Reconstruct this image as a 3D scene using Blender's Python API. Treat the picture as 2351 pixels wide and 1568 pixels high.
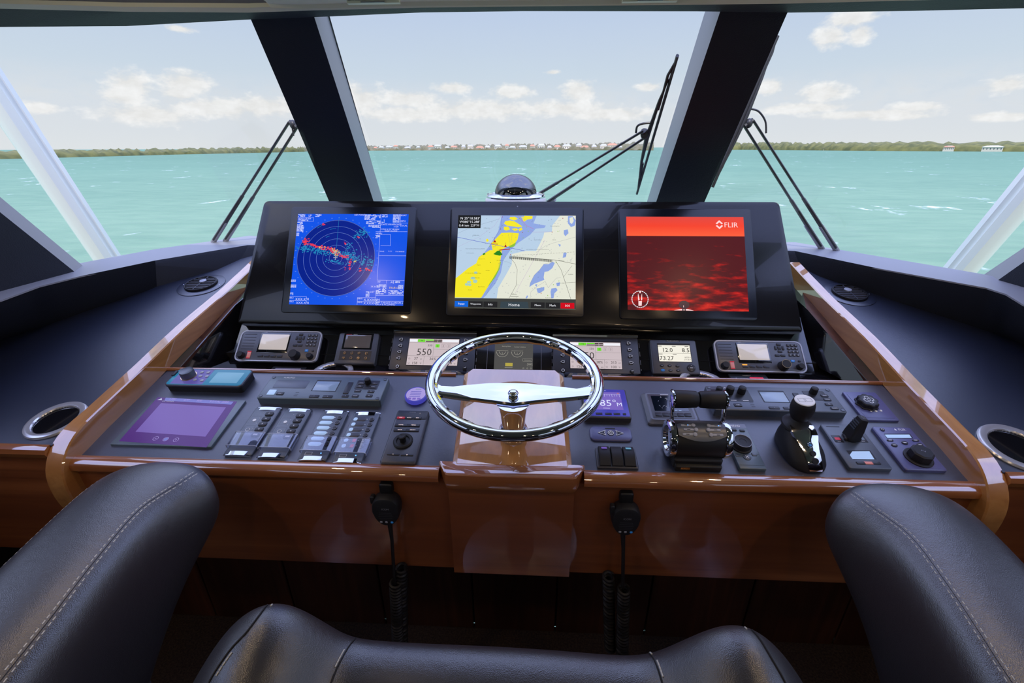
import bpy, math, random
from math import sin, cos, pi, radians as rad, atan2, asin, sqrt
from mathutils import Vector as V, Matrix
for o in list(bpy.data.objects): bpy.data.objects.remove(o)
S = bpy.context.scene; COL = S.collection
random.seed(7)
# ------------------------------------------------------------------ camera
EYE = V((.06, 0, 1.6)); F_PX = 1045.0; PITCH = rad(23.07); YAW = rad(2.9); ROLL = rad(-.2)
FW = V((-sin(YAW)*cos(PITCH), cos(YAW)*cos(PITCH), -sin(PITCH)))
_r0 = V((cos(YAW), sin(YAW), 0)); _u0 = _r0.cross(FW)
RT = _r0*cos(ROLL)+_u0*sin(ROLL); UP = -_r0*sin(ROLL)+_u0*cos(ROLL)
cd = bpy.data.cameras.new('camera'); cam = bpy.data.objects.new('camera', cd); COL.objects.link(cam)
cd.sensor_width = 36; cd.lens = F_PX*36/2351; cd.clip_start = .02; cd.clip_end = 20000
M3 = Matrix((RT, UP, -FW)).transposed(); cam.matrix_world = Matrix.Translation(EYE) @ M3.to_4x4()
S.camera = cam
S.view_settings.view_transform = 'Standard'; S.view_settings.look = 'None'
S.view_settings.exposure = 0.0; S.view_settings.gamma = 1; S.view_settings.use_curve_mapping = False
# a measured point on the photograph -> the direction it lies in, and the place where that meets a surface
def ray(p): return FW+RT*((p[0]-1175.5)/F_PX)+UP*((784-p[1])/F_PX)
def onx(p, X): d = ray(p); return EYE+d*((X-EYE.x)/d.x)
def ony(p, Y): d = ray(p); return EYE+d*((Y-EYE.y)/d.y)
def onz(p, Z): d = ray(p); return EYE+d*((Z-EYE.z)/d.z)
class Plane:
    def __init__(s, y, z, a):
        s.a = rad(a); s.n = V((0, -sin(s.a), cos(s.a))); s.o = V((0, y, z))
        s.R = Matrix(((1, 0, 0), (0, cos(s.a), -sin(s.a)), (0, sin(s.a), cos(s.a))))
    def hit(s, p, h=0):
        d = ray(p); return EYE+d*((s.o+s.n*h-EYE).dot(s.n)/d.dot(s.n))
    def frame(s, P): return Matrix.Translation(P) @ s.R.to_4x4()
PAN = Plane(1.15, .996, 13)      # instrument panel
RAD = Plane(1.32, 1.006, 42)     # radio panel behind it
MON = Plane(1.45, 1.263, 58)     # monitor housing
SHE = Plane(1.276, .966, 5)      # shelf in the recess
DSH = Plane(1.0, 1.006, 13)      # leather side dash
WIN = Plane(1.796, 1.421, 0); WIN.n = V((0, .46, .576)).normalized()   # raked windscreen
# ------------------------------------------------------------------ world
def srgb(r, g, b):
    f = lambda c: (c/255/12.92) if c/255 <= .04045 else ((c/255+.055)/1.055)**2.4
    return (f(r), f(g), f(b), 1)
W = bpy.data.worlds.new('sky'); S.world = W; W.use_nodes = True
NT = W.node_tree; NT.nodes.clear()
def nd(t, typ, **k):
    n = t.nodes.new(typ)
    for a, b in k.items(): setattr(n, a, b)
    return n
def setin(t, s, v):
    if hasattr(v, 'is_output'): t.links.new(v, s)
    elif v is not None: s.default_value = v
def mth(t, op, a, b=None, c=None, clamp=False):
    n = nd(t, 'ShaderNodeMath', operation=op, use_clamp=clamp)
    for i, v in enumerate((a, b, c)):
        if v is not None: setin(t, n.inputs[i], v)
    return n.outputs[0]
def ramp(t, fac, stops, interp='LINEAR'):
    n = nd(t, 'ShaderNodeValToRGB'); n.color_ramp.interpolation = interp; e = n.color_ramp.elements
    while len(e) < len(stops): e.new(.5)
    for i, (p, c) in enumerate(stops): e[i].position = p; e[i].color = c
    setin(t, n.inputs[0], fac); return n.outputs[0]
def mixc(t, fac, a, b):
    n = nd(t, 'ShaderNodeMix', data_type='RGBA'); setin(t, n.inputs[0], fac); setin(t, n.inputs[6], a); setin(t, n.inputs[7], b); return n.outputs[2]
def build_sky():
    t = NT; tc = nd(t, 'ShaderNodeTexCoord'); sp = nd(t, 'ShaderNodeSeparateXYZ'); t.links.new(tc.outputs['Generated'], sp.inputs[0])
    az = mth(t, 'ARCTAN2', sp.outputs[0], sp.outputs[1]); el = mth(t, 'ARCSINE', sp.outputs[2])
    e01 = mth(t, 'DIVIDE', el, pi/2, clamp=True)
    sky = ramp(t, e01, [(0, srgb(226, 230, 233)), (.03, srgb(220, 226, 233)), (.08, srgb(205, 219, 233)), (.14, srgb(193, 209, 234)),
                        (.26, srgb(180, 195, 240)), (.5, srgb(166, 180, 240)), (1, srgb(158, 174, 236))])
    cb = nd(t, 'ShaderNodeCombineXYZ'); t.links.new(az, cb.inputs[0]); t.links.new(el, cb.inputs[1])
    nz = nd(t, 'ShaderNodeTexNoise'); nz.inputs['Scale'].default_value = 26; nz.inputs['Detail'].default_value = 6; nz.inputs['Roughness'].default_value = .62
    mp = nd(t, 'ShaderNodeMapping'); mp.inputs['Scale'].default_value = (1, 1.7, 1); t.links.new(cb.outputs[0], mp.inputs[0]); t.links.new(mp.outputs[0], nz.inputs['Vector'])
    n = nz.outputs['Fac']
    clouds = [(300,196,52,34),(282,222,50,22),(425,190,62,30),(410,215,44,20),(88,248,46,14),(340,262,110,24),(500,248,120,24),(610,245,90,26),(410,66,36,8),
        (825,228,60,38),(940,228,70,20),(1040,202,42,13),(1178,212,46,18),(1100,252,160,24),(1328,210,40,27),(1290,250,120,18),(1490,200,30,10),(1400,262,110,16),(1270,166,18,6),(930,262,120,18),
        (1905,85,42,26),(1955,45,62,20),(1975,78,28,26),(1768,200,34,20),(1890,214,62,24),(1850,248,110,13),(2105,246,62,12),(2312,194,52,20),(2000,262,160,12),(2300,268,90,10),(2060,268,90,8)]
    best = None
    for (x, y, rx, ry) in clouds:
        def ae(p): d = ray(p).normalized(); return atan2(d.x, d.y), asin(d.z)
        a0, e0 = ae((x, y)); a1 = ae((x+rx, y))[0]; e1 = ae((x, y-ry))[1]
        s = nd(t, 'ShaderNodeVectorMath', operation='SUBTRACT'); t.links.new(cb.outputs[0], s.inputs[0]); s.inputs[1].default_value = (a0, e0, 0)
        m = nd(t, 'ShaderNodeVectorMath', operation='MULTIPLY'); t.links.new(s.outputs[0], m.inputs[0]); m.inputs[1].default_value = (1/abs(a1-a0), 1/abs(e1-e0), 0)
        l = nd(t, 'ShaderNodeVectorMath', operation='LENGTH'); t.links.new(m.outputs[0], l.inputs[0])
        best = l.outputs['Value'] if best is None else mth(t, 'SMOOTH_MIN', best, l.outputs['Value'], .35)
    d = mth(t, 'ADD', best, mth(t, 'MULTIPLY', mth(t, 'SUBTRACT', n, .5), 2.6))
    cm = mth(t, 'SUBTRACT', 1.25, d); cm = mth(t, 'MULTIPLY', cm, 1.5, clamp=True)
    # soft low haze bank just above the land and a thin high layer overhead
    nb = nd(t, 'ShaderNodeTexNoise'); nb.inputs['Scale'].default_value = 3.2; nb.inputs['Detail'].default_value = 5
    t.links.new(tc.outputs['Generated'], nb.inputs['Vector'])
    hi = mth(t, 'MULTIPLY', mth(t, 'SUBTRACT', nb.outputs['Fac'], .52), 4, clamp=True)
    hi = mth(t, 'MULTIPLY', hi, mth(t, 'MULTIPLY', mth(t, 'SUBTRACT', el, .25), 3, clamp=True))
    low = mth(t, 'MULTIPLY', mth(t, 'SUBTRACT', 1, mth(t, 'MULTIPLY', mth(t, 'ABSOLUTE', mth(t, 'SUBTRACT', el, .075)), 22)), mth(t, 'MULTIPLY', mth(t, 'SUBTRACT', n, .38), 2.4, clamp=True), clamp=True)
    cm = mth(t, 'MAXIMUM', cm, mth(t, 'MULTIPLY', low, .55)); cm = mth(t, 'MAXIMUM', cm, mth(t, 'MULTIPLY', hi, .8))
    shade = mth(t, 'MULTIPLY', mth(t, 'SUBTRACT', .62, n), 3, clamp=True)
    cc = mixc(t, shade, srgb(233, 232, 230), srgb(252, 252, 252))
    skyc = mixc(t, mth(t, 'MULTIPLY', cm, .93), sky, cc)
    bg = nd(t, 'ShaderNodeBackground'); t.links.new(skyc, bg.inputs[0]); setin(t, bg.inputs[1], mth(t, 'ADD', 1.0, mth(t, 'MULTIPLY', mth(t, 'MULTIPLY', mth(t, 'SUBTRACT', el, .26), 3.2, clamp=True), 2.2)))   # added sky strength above the view, lifting cabin light and reflections
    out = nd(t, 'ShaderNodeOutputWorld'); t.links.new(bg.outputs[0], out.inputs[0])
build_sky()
def lamp(name, typ, loc, rot, energy, color, size=.1, sy=None):
    l = bpy.data.lights.new(name, typ); o = bpy.data.objects.new(name, l); COL.objects.link(o)
    l.energy = energy; l.color = color; o.location = loc; o.rotation_euler = rot
    if typ == 'SUN': l.angle = rad(1)
    if typ == 'AREA':
        l.size = size
        if sy: l.shape = 'RECTANGLE'; l.size_y = sy
        else: l.shape = 'DISK'
    return o
lamp('sun', 'SUN', (0, -10, 30), (rad(42), rad(3), 0), 2.4, (1, .95, .86))
# ------------------------------------------------------------------ materials
MATS = {}
def mat(name, c, rough=.5, metal=0, coat=0, emit=0, ec=None, spec=.5, ior=1.5, cior=1.5, noise=None, bump=None, wood=None, sheen=0):
    m = bpy.data.materials.new(name); m.use_nodes = True; t = m.node_tree; b = t.nodes['Principled BSDF']
    if len(c) == 3: c = (*c, 1)
    b.inputs['Base Color'].default_value = c; b.inputs['Roughness'].default_value = rough; b.inputs['Metallic'].default_value = metal
    b.inputs['IOR'].default_value = ior; b.inputs['Coat IOR'].default_value = cior; b.inputs['Coat Weight'].default_value = coat; b.inputs['Coat Roughness'].default_value = .03; b.inputs['Specular IOR Level'].default_value = spec
    if sheen: b.inputs['Sheen Weight'].default_value = sheen
    if emit: b.inputs['Emission Color'].default_value = ec or c; b.inputs['Emission Strength'].default_value = emit
    tc = nd(t, 'ShaderNodeTexCoord')
    if noise:
        c2, sc, st = noise
        mp = nd(t, 'ShaderNodeMapping'); mp.inputs['Scale'].default_value = st; t.links.new(tc.outputs['Object'], mp.inputs[0])
        n = nd(t, 'ShaderNodeTexNoise'); n.inputs['Scale'].default_value = sc; n.inputs['Detail'].default_value = 5; t.links.new(mp.outputs[0], n.inputs['Vector'])
        f = mth(t, 'MULTIPLY', mth(t, 'SUBTRACT', n.outputs['Fac'], .35), 3.2, clamp=True)
        t.links.new(mixc(t, f, c, (*c2[:3], 1)), b.inputs['Base Color'])
    if bump:
        sc, st = bump[:2]
        if len(bump) > 2:
            vo = nd(t, 'ShaderNodeTexVoronoi'); vo.inputs['Scale'].default_value = sc; h = vo.outputs['Distance']; t.links.new(tc.outputs['Object'], vo.inputs['Vector'])
            n2 = nd(t, 'ShaderNodeTexNoise'); n2.inputs['Scale'].default_value = sc*.09; n2.inputs['Detail'].default_value = 4; t.links.new(tc.outputs['Object'], n2.inputs['Vector'])
            h = mth(t, 'ADD', h, mth(t, 'MULTIPLY', n2.outputs['Fac'], 2.5))
        else:
            n2 = nd(t, 'ShaderNodeTexNoise'); n2.inputs['Scale'].default_value = sc; n2.inputs['Detail'].default_value = 4; h = n2.outputs['Fac']; t.links.new(tc.outputs['Object'], n2.inputs['Vector'])
        bp = nd(t, 'ShaderNodeBump'); bp.inputs['Strength'].default_value = st; bp.inputs['Distance'].default_value = .002
        t.links.new(h, bp.inputs['Height']); t.links.new(bp.outputs[0], b.inputs['Normal'])
    MATS[name] = m; return m
def wood_mat(name, c1, c2, c3, axis, rough=.35, coat=1.0, grain=1.0):
    m = mat(name, c1, rough, coat=coat, cior=2.5 if coat == 1 else 1.6); t = m.node_tree; b = t.nodes['Principled BSDF']
    tc = nd(t, 'ShaderNodeTexCoord'); mp = nd(t, 'ShaderNodeMapping')
    sc = [26*grain, 26*grain, 26*grain]; sc[axis] = 1.4*grain; mp.inputs['Scale'].default_value = sc; t.links.new(tc.outputs['Object'], mp.inputs[0])
    n = nd(t, 'ShaderNodeTexNoise'); n.inputs['Scale'].default_value = 1.6; n.inputs['Detail'].default_value = 7; n.inputs['Distortion'].default_value = .6; t.links.new(mp.outputs[0], n.inputs['Vector'])
    n2 = nd(t, 'ShaderNodeTexNoise'); n2.inputs['Scale'].default_value = .22; n2.inputs['Detail'].default_value = 3; t.links.new(mp.outputs[0], n2.inputs['Vector'])
    a = ramp(t, n.outputs['Fac'], [(.3, c2), (.55, c1), (.75, c3)]); a2 = mixc(t, mth(t, 'MULTIPLY', mth(t, 'SUBTRACT', n2.outputs['Fac'], .45), 4, clamp=True), a, c2)
    t.links.new(a2, b.inputs['Base Color']); return m
LEA = (.018, .019, .026)
mat('dash_leather', (.014, .020, .044), .38, ior=2.1, bump=(1500, .10, 1))
mat('header_leather', (.017, .020, .030), .6, spec=.3, bump=(300, .15, 1))
mat('trim_grey', (.27, .27, .29), .4, bump=(200, .05))
mat('chair_leather', (.030, .030, .036), .33, ior=2.0, bump=(800, .16, 1))
mat('chair_shell', (.05, .05, .075), .35, ior=1.8)
mat('thread', (.62, .62, .58), .7); mat('black_thread', (.01, .01, .012), .7)
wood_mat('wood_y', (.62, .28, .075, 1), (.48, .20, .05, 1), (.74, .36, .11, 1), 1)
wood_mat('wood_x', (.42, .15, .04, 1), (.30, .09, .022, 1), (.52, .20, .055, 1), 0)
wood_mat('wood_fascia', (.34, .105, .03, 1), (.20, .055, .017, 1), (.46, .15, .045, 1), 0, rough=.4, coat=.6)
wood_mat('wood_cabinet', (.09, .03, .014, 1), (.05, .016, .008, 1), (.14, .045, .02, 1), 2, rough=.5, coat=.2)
mat('gloss_black', (.006, .006, .008), .08, coat=1); mat('housing', (.010, .009, .009), .2, coat=.3, spec=.3)
mat('bezel', (.004, .005, .009), .25, spec=.5); mat('black', (.006, .006, .007), .5); mat('rubber', (.011, .011, .014), .55)
mat('body_dark', (.035, .037, .052), .4, ior=1.7, bump=(900, .05)); mat('body_grey', (.06, .063, .08), .4, ior=1.7); mat('body_teal', (.085, .125, .15), .36, ior=1.8)
mat('body_slate', (.06, .078, .11), .38, ior=1.8); mat('body_silver', (.2, .215, .26), .38, metal=.2); mat('body_violet', (.085, .092, .25), .38, ior=1.8)
mat('button', (.02, .021, .028), .4); mat('key_grey', (.04, .042, .05), .4); mat('key_silver', (.42, .43, .48), .4, metal=.1)
mat('key_blue', (.03, .2, .55), .4, emit=.15); mat('key_red', (.55, .02, .04), .4, emit=.25); mat('key_coral', (.75, .25, .2), .35, emit=.12)
mat('chrome', (.63, .64, .69), .045, metal=1); mat('satin', (.6, .61, .68), .3, metal=.5); mat('steel', (.8, .8, .84), .2, metal=.65, ior=2.0)
mat('copper_trim', (.45, .26, .2), .3, metal=.6); mat('gold', (.7, .52, .3), .25, metal=1)
mat('print_white', (.75, .76, .8), .5, emit=.12); mat('print_grey', (.3, .31, .36), .5); mat('print_dark', (.015, .015, .02), .5); mat('print_lit', (1, .8, .7), .5, emit=.9)
mat('wiper_black', (.03, .028, .03), .4, spec=.6); mat('wiper_grey', (.32, .32, .34), .35, metal=.3)
mat('cream', (.95, .87, .70), .45); mat('ceiling_fabric', (.30, .27, .24), .8, bump=(300, .1)); mat('gelcoat', (.95, .92, .86), .25, coat=.5)
mat('carpet', (.075, .045, .03), .95, noise=((.025, .015, .012), 160, (1, 1, 1)), bump=(240, 1.0)); mat('wall_panel', (.02, .022, .03), .5); mat('darkness', (.004, .004, .004), .9)
mat('housewall', (.68, .62, .50), .7); mat('housewall2', (.75, .62, .5), .7); mat('roof_orange', (.6, .27, .15), .7); mat('roof_grey', (.5, .48, .45), .7); mat('house_window', (.12, .13, .15), .3)
mat('mangrove', (.20, .19, .05), .9, noise=((.09, .10, .03), .12, (1, 1, 1))); mat('sand', (.6, .55, .42), .9); mat('palm', (.13, .13, .06), .9, noise=((.24, .2, .11), .06, (1, 1, 1)))
mat('lcd_lilac', (.33, .30, .42), .15, coat=.6, emit=.12); mat('lcd_cream', (.55, .50, .44), .12, coat=.6, emit=.38, ec=(.8, .7, .6, 1)); mat('lcd_blue', (.22, .30, .42), .2, coat=.3, emit=.22)
mat('lcd_pale', (.35, .5, .7), .2, emit=.5); mat('lcd_brown', (.13, .11, .10), .15, coat=.8, emit=.1); mat('lcd_dark', (.004, .008, .016), .1, coat=1)
def em(name, r, g, b, k=1.0): c = srgb(r, g, b); return mat(name, (c[0]*.1, c[1]*.1, c[2]*.1), .25, emit=k, ec=c, spec=.3)
em('e_cream', 240, 236, 222); em('e_pink', 205, 190, 194, .95); em('e_black', 22, 22, 18); em('e_dgrey', 70, 66, 66); em('e_white', 236, 238, 244); em('e_green', 110, 215, 50); em('e_brown', 58, 45, 40)
em('e_dimgrey', 78, 77, 76); em('e_dimtext', 165, 162, 150); em('e_gold', 175, 160, 70); em('e_redled', 225, 60, 95); em('e_blueled', 90, 160, 255, 2.5); em('e_orange', 255, 170, 70, 1.2)
em('r_blue', 12, 82, 226); em('r_dark', 0, 30, 135); em('r_ring', 120, 150, 225); em('r_text', 205, 212, 250); em('r_cyan', 30, 130, 185); em('r_red', 235, 60, 80); em('r_yellow', 225, 200, 110)
em('c_land', 242, 228, 42); em('c_shallow', 142, 165, 222); em('c_mid', 182, 205, 226); em('c_deep', 226, 228, 212); em('c_green', 140, 190, 60); em('c_dgreen', 40, 130, 30); em('c_red', 165, 25, 35); em('c_line', 90, 95, 130); em('c_mag', 175, 130, 190); em('c_blue', 40, 60, 190)
em('c_lake', 165, 205, 190); em('c_bar', 62, 64, 62); em('c_bar2', 36, 36, 38); em('c_home', 55, 68, 76); em('c_engage', 15, 100, 215); em('c_sos', 205, 12, 30)
em('f_logo', 255, 215, 215); em('f_dark', 60, 35, 50)
em('d_violet', 66, 66, 175, .85); em('d_lilac', 120, 95, 190, .85); em('d_text', 215, 220, 250); em('purple_sheen_glass', 84, 45, 125, .8); em('purple_sheen_screen', 120, 95, 176, .85); em('purple_bar', 118, 120, 200, .85); em('purple_text', 165, 150, 215, .9)
em('teal_sheen_face', 40, 120, 160, .85); em('teal_screen', 105, 160, 195, .85); em('violet_sheen_face', 95, 85, 165, .8)
def thermal():
    m = bpy.data.materials.new('thermal_image'); m.use_nodes = True; t = m.node_tree; b = t.nodes['Principled BSDF']
    b.inputs['Base Color'].default_value = (.02, .0, .0, 1); b.inputs['Roughness'].default_value = .3; b.inputs['Specular IOR Level'].default_value = .15
    tc = nd(t, 'ShaderNodeTexCoord'); sp = nd(t, 'ShaderNodeSeparateXYZ'); t.links.new(tc.outputs['Object'], sp.inputs[0])
    v = mth(t, 'DIVIDE', mth(t, 'ADD', sp.outputs[1], .155), .31)
    mp = nd(t, 'ShaderNodeMapping'); mp.inputs['Scale'].default_value = (14, 55, 1); t.links.new(tc.outputs['Object'], mp.inputs[0])
    n = nd(t, 'ShaderNodeTexNoise'); n.inputs['Scale'].default_value = 1; n.inputs['Detail'].default_value = 5; n.inputs['Roughness'].default_value = .55; t.links.new(mp.outputs[0], n.inputs['Vector'])
    hot = mth(t, 'ADD', mth(t, 'MULTIPLY', mth(t, 'SUBTRACT', n.outputs['Fac'], .6), 3.2), mth(t, 'MULTIPLY', mth(t, 'SUBTRACT', .62, v), 1.15), clamp=True)
    sea = ramp(t, hot, [(0, srgb(80, 28, 34)), (.3, srgb(130, 28, 32)), (.6, srgb(190, 36, 34)), (1, srgb(235, 66, 50))])
    skyr = ramp(t, v, [(.79, srgb(255, 98, 62)), (.9, srgb(246, 70, 48)), (1, srgb(226, 74, 66))])
    col = mixc(t, mth(t, 'GREATER_THAN', v, .79), sea, skyr)
    t.links.new(col, b.inputs['Emission Color']); b.inputs['Emission Strength'].default_value = 1; MATS['thermal_image'] = m
thermal()
def glass(name, tint=(.985, .99, .99), gl=.03, gf=.35):
    m = bpy.data.materials.new(name); m.use_nodes = True; t = m.node_tree; t.nodes.clear()
    tr = nd(t, 'ShaderNodeBsdfTransparent'); tr.inputs[0].default_value = (*tint, 1); g = nd(t, 'ShaderNodeBsdfGlossy'); g.inputs['Roughness'].default_value = .02
    lw = nd(t, 'ShaderNodeLayerWeight'); lw.inputs[0].default_value = .12; mx = nd(t, 'ShaderNodeMixShader'); out = nd(t, 'ShaderNodeOutputMaterial')
    t.links.new(mth(t, 'ADD', mth(t, 'MULTIPLY', lw.outputs['Fresnel'], gf), gl), mx.inputs[0]); t.links.new(tr.outputs[0], mx.inputs[1]); t.links.new(g.outputs[0], mx.inputs[2]); t.links.new(mx.outputs[0], out.inputs[0]); MATS[name] = m
glass('window_glass', gl=.002, gf=.06); glass('clear_plastic', (.86, .87, .92), .10); glass('dome_glass', (.16, .18, .22), .22)
def sea_mat():
    m = mat('sea_water', (.2, .5, .45), .6, spec=.12); t = m.node_tree; b = t.nodes['Principled BSDF']
    tc = nd(t, 'ShaderNodeTexCoord')
    def noise(sc, det, stretch):
        mp = nd(t, 'ShaderNodeMapping'); mp.inputs['Scale'].default_value = stretch; t.links.new(tc.outputs['Object'], mp.inputs[0])
        n = nd(t, 'ShaderNodeTexNoise'); n.inputs['Scale'].default_value = sc; n.inputs['Detail'].default_value = det; t.links.new(mp.outputs[0], n.inputs['Vector']); return n.outputs['Fac']
    big = noise(.02, 4, (1, 2.2, 1)); mid = noise(.5, 5, (.6, 1.4, 1)); cap = noise(.16, 7, (1.5, .8, 1)); capm = noise(1.1, 5, (.9, .8, 1))
    sp = nd(t, 'ShaderNodeSeparateXYZ'); t.links.new(tc.outputs['Object'], sp.inputs[0])
    near = mth(t, 'DIVIDE', sp.outputs[1], 260, clamp=True)
    c = ramp(t, near, [(0, (.26, .375, .225, 1)), (.12, (.22, .35, .215, 1)), (.5, (.168, .305, .19, 1)), (1, (.14, .27, .168, 1))])
    f = mth(t, 'ADD', mth(t, 'MULTIPLY', mth(t, 'SUBTRACT', big, .5), 1.6), mth(t, 'ADD', mth(t, 'MULTIPLY', mth(t, 'SUBTRACT', mid, .5), 1.7), .4), clamp=True)
    c = mixc(t, mth(t, 'MULTIPLY', f, .55), c, (.10, .22, .14, 1))
    cf = mth(t, 'MULTIPLY', mth(t, 'MULTIPLY', mth(t, 'SUBTRACT', cap, .655), 22, clamp=True), mth(t, 'MULTIPLY', mth(t, 'SUBTRACT', capm, .50), 9, clamp=True))
    c = mixc(t, cf, c, (.92, .95, .93, 1)); t.links.new(c, b.inputs['Base Color'])
    bp = nd(t, 'ShaderNodeBump'); bp.inputs['Strength'].default_value = .5; bp.inputs['Distance'].default_value = .5
    t.links.new(mid, bp.inputs['Height']); t.links.new(bp.outputs[0], b.inputs['Normal'])
sea_mat()
# ------------------------------------------------------------------ geometry builder
_txt = {}
def glyphs(s):
    if s not in _txt:
        cu = bpy.data.curves.new('t', 'FONT'); cu.body = s; cu.size = 1; cu.resolution_u = 2
        o = bpy.data.objects.new('t', cu); COL.objects.link(o)
        me = bpy.data.meshes.new_from_object(o)
        vs = [tuple(v.co) for v in me.vertices]; fs = [tuple(p.vertices) for p in me.polygons]
        xs = [v[0] for v in vs] or [0]; ys = [v[1] for v in vs] or [0]
        _txt[s] = (vs, fs, min(xs), max(xs), min(ys), max(ys))
        bpy.data.objects.remove(o); bpy.data.curves.remove(cu); bpy.data.meshes.remove(me)
    return _txt[s]
def rrect(w, h, r, n=5, cx=0, cy=0):
    r = max(min(r, w/2*.999, h/2*.999), 1e-5); P = []
    for (sx, sy, a0) in ((1, 1, 0), (-1, 1, 90), (-1, -1, 180), (1, -1, 270)):
        for i in range(n+1):
            a = rad(a0+90*i/n); P.append((cx+sx*(w/2-r)+r*cos(a), cy+sy*(h/2-r)+r*sin(a)))
    return P
class G:
    def __init__(s): s.v = []; s.f = []; s.mi = []; s.ms = []; s.T = Matrix.Identity(4)
    def add(s, vs, fs, m):
        if m not in s.ms: s.ms.append(m)
        k = len(s.v); i = s.ms.index(m); s.v += [tuple(s.T @ V(v)) for v in vs]
        for f in fs: s.f.append(tuple(k+a for a in f)); s.mi.append(i)
        return s
    def loft(s, loops, m, c0=True, c1=True, closed=True):
        n = len(loops[0]); vs = [p for L in loops for p in L]; fs = []
        for j in range(len(loops)-1):
            for i in range(n if closed else n-1):
                a = j*n+i; b = j*n+(i+1) % n; fs.append((a, b, b+n, a+n))
        if c0: fs.append(tuple(range(n))[::-1])
        if c1: fs.append(tuple(range((len(loops)-1)*n, len(loops)*n)))
        return s.add(vs, fs, m)
    def outline(s, P, z0, z1, m, b=.001, hole=None):      # extruded closed outline with a small chamfer on the top edge
        cx = sum(p[0] for p in P)/len(P); cy = sum(p[1] for p in P)/len(P)
        w = max(p[0] for p in P)-min(p[0] for p in P); h = max(p[1] for p in P)-min(p[1] for p in P)
        kx = 1-2*b/max(w, 1e-6); ky = 1-2*b/max(h, 1e-6)
        L = [[(x, y, z0) for x, y in P], [(x, y, z1-b) for x, y in P], [(cx+(x-cx)*(1+kx)/2*1.0, cy+(y-cy)*(1+ky)/2, z1-b*.3) for x, y in P], [(cx+(x-cx)*kx, cy+(y-cy)*ky, z1) for x, y in P]]
        return s.loft(L, m)
    def slab(s, cx, cy, w, h, r, z0, z1, m, b=.001): return s.outline(rrect(w, h, r, 5, cx, cy), z0, z1, m, b)
    def box(s, x0, x1, y0, y1, z0, z1, m): return s.loft([[(x0, y0, z), (x1, y0, z), (x1, y1, z), (x0, y1, z)] for z in (z0, z1)], m)
    def lathe(s, prof, m, n=32, c=(0, 0, 0), c0=True, c1=True):
        return s.loft([[(c[0]+r*cos(2*pi*i/n), c[1]+r*sin(2*pi*i/n), c[2]+z) for i in range(n)] for r, z in prof], m, c0, c1)
    def cyl(s, cx, cy, r, z0, z1, m, b=.0008, n=28): return s.lathe([(r, z0), (r, z1-b), (r-b*.3, z1-b*.3), (r-b, z1)], m, n, (cx, cy, 0))
    def tube(s, path, r, m, n=10, closed=False, radii=None, flat=None):
        P = [V(p) for p in path]; N = len(P); L = []; up = None
        for i in range(N):
            a = P[(i-1) % N] if (closed or i > 0) else P[i]; b = P[(i+1) % N] if (closed or i < N-1) else P[i]
            t = (b-a).normalized()
            if up is None: up = V((0, 0, 1)) if abs(t.z) < .9 else V((1, 0, 0))
            x = t.cross(up).normalized(); up = x.cross(t).normalized(); rr = radii[i] if radii else r
            f = flat or 1
            L.append([tuple(P[i]+x*rr*cos(2*pi*k/n)+up*rr*f*sin(2*pi*k/n)) for k in range(n)])
        if closed: L.append(L[0]); return s.loft(L, m, False, False)
        return s.loft(L, m)
    def torus(s, R, r, m, n=64, k=12, c=(0, 0, 0), rz=None):
        rz = rz or r
        L = [[(c[0]+(R+r*cos(2*pi*j/k))*cos(2*pi*i/n), c[1]+(R+r*cos(2*pi*j/k))*sin(2*pi*i/n), c[2]+rz*sin(2*pi*j/k)) for j in range(k)] for i in range(n)]; L.append(L[0])
        return s.loft(L, m, False, False)
    def ball(s, c, rx, ry, rz, m, n=16, k=10, top=False):
        L = []; a0 = 0 if top else -pi/2
        for j in range(k+1):
            a = a0+(pi/2-a0)*j/k; a = min(max(a, -pi/2+.001), pi/2-.001)
            L.append([(c[0]+rx*cos(a)*cos(2*pi*i/n), c[1]+ry*cos(a)*sin(2*pi*i/n), c[2]+rz*sin(a)) for i in range(n)])
        return s.loft(L, m)
    # flat printing on a face at height z
    def poly(s, P, z, m): return s.add([(x, y, z) for x, y in P], [tuple(range(len(P)))], m)
    def rect(s, cx, cy, w, h, z, m): return s.poly([(cx-w/2, cy-h/2), (cx+w/2, cy-h/2), (cx+w/2, cy+h/2), (cx-w/2, cy+h/2)], z, m)
    def disc(s, cx, cy, r, z, m, ry=None, n=24): return s.poly([(cx+r*cos(2*pi*i/n), cy+(ry or r)*sin(2*pi*i/n)) for i in range(n)], z, m)
    def line(s, P, w, z, m, closed=False):
        P = [V((p[0], p[1])) for p in P]; N = len(P)
        for i in range(N if closed else N-1):
            a = P[i]; b = P[(i+1) % N]; d = b-a
            if d.length < 1e-7: continue
            d.normalize(); q = V((-d.y, d.x))*w/2; a2 = a-d*w*.3; b2 = b+d*w*.3
            s.poly([tuple(a2-q), tuple(b2-q), tuple(b2+q), tuple(a2+q)], z, m)
        return s
    def ring(s, cx, cy, r, w, z, m, ry=None, n=48):
        k = (ry or r)/r
        vs = [(cx+(r+e*w/2)*cos(2*pi*i/n), cy+(r+e*w/2)*k*sin(2*pi*i/n), z) for e in (-1, 1) for i in range(n)]
        return s.add(vs, [(i, (i+1) % n, n+(i+1) % n, n+i) for i in range(n)], m)
    def text(s, t, cx, cy, h, z, m, w=None, al='c'):      # h = height of the letters
        vs, fs, x0, x1, y0, y1 = glyphs(t)
        k = h/max(y1-y0, .01); kx = (w/max(x1-x0, .01)) if w else k
        ox = {'c': (x0+x1)/2, 'l': x0, 'r': x1}[al]
        return s.add([(cx+(v[0]-ox)*kx, cy+(v[1]-(y0+y1)/2)*k, z) for v in vs], fs, m)
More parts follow.
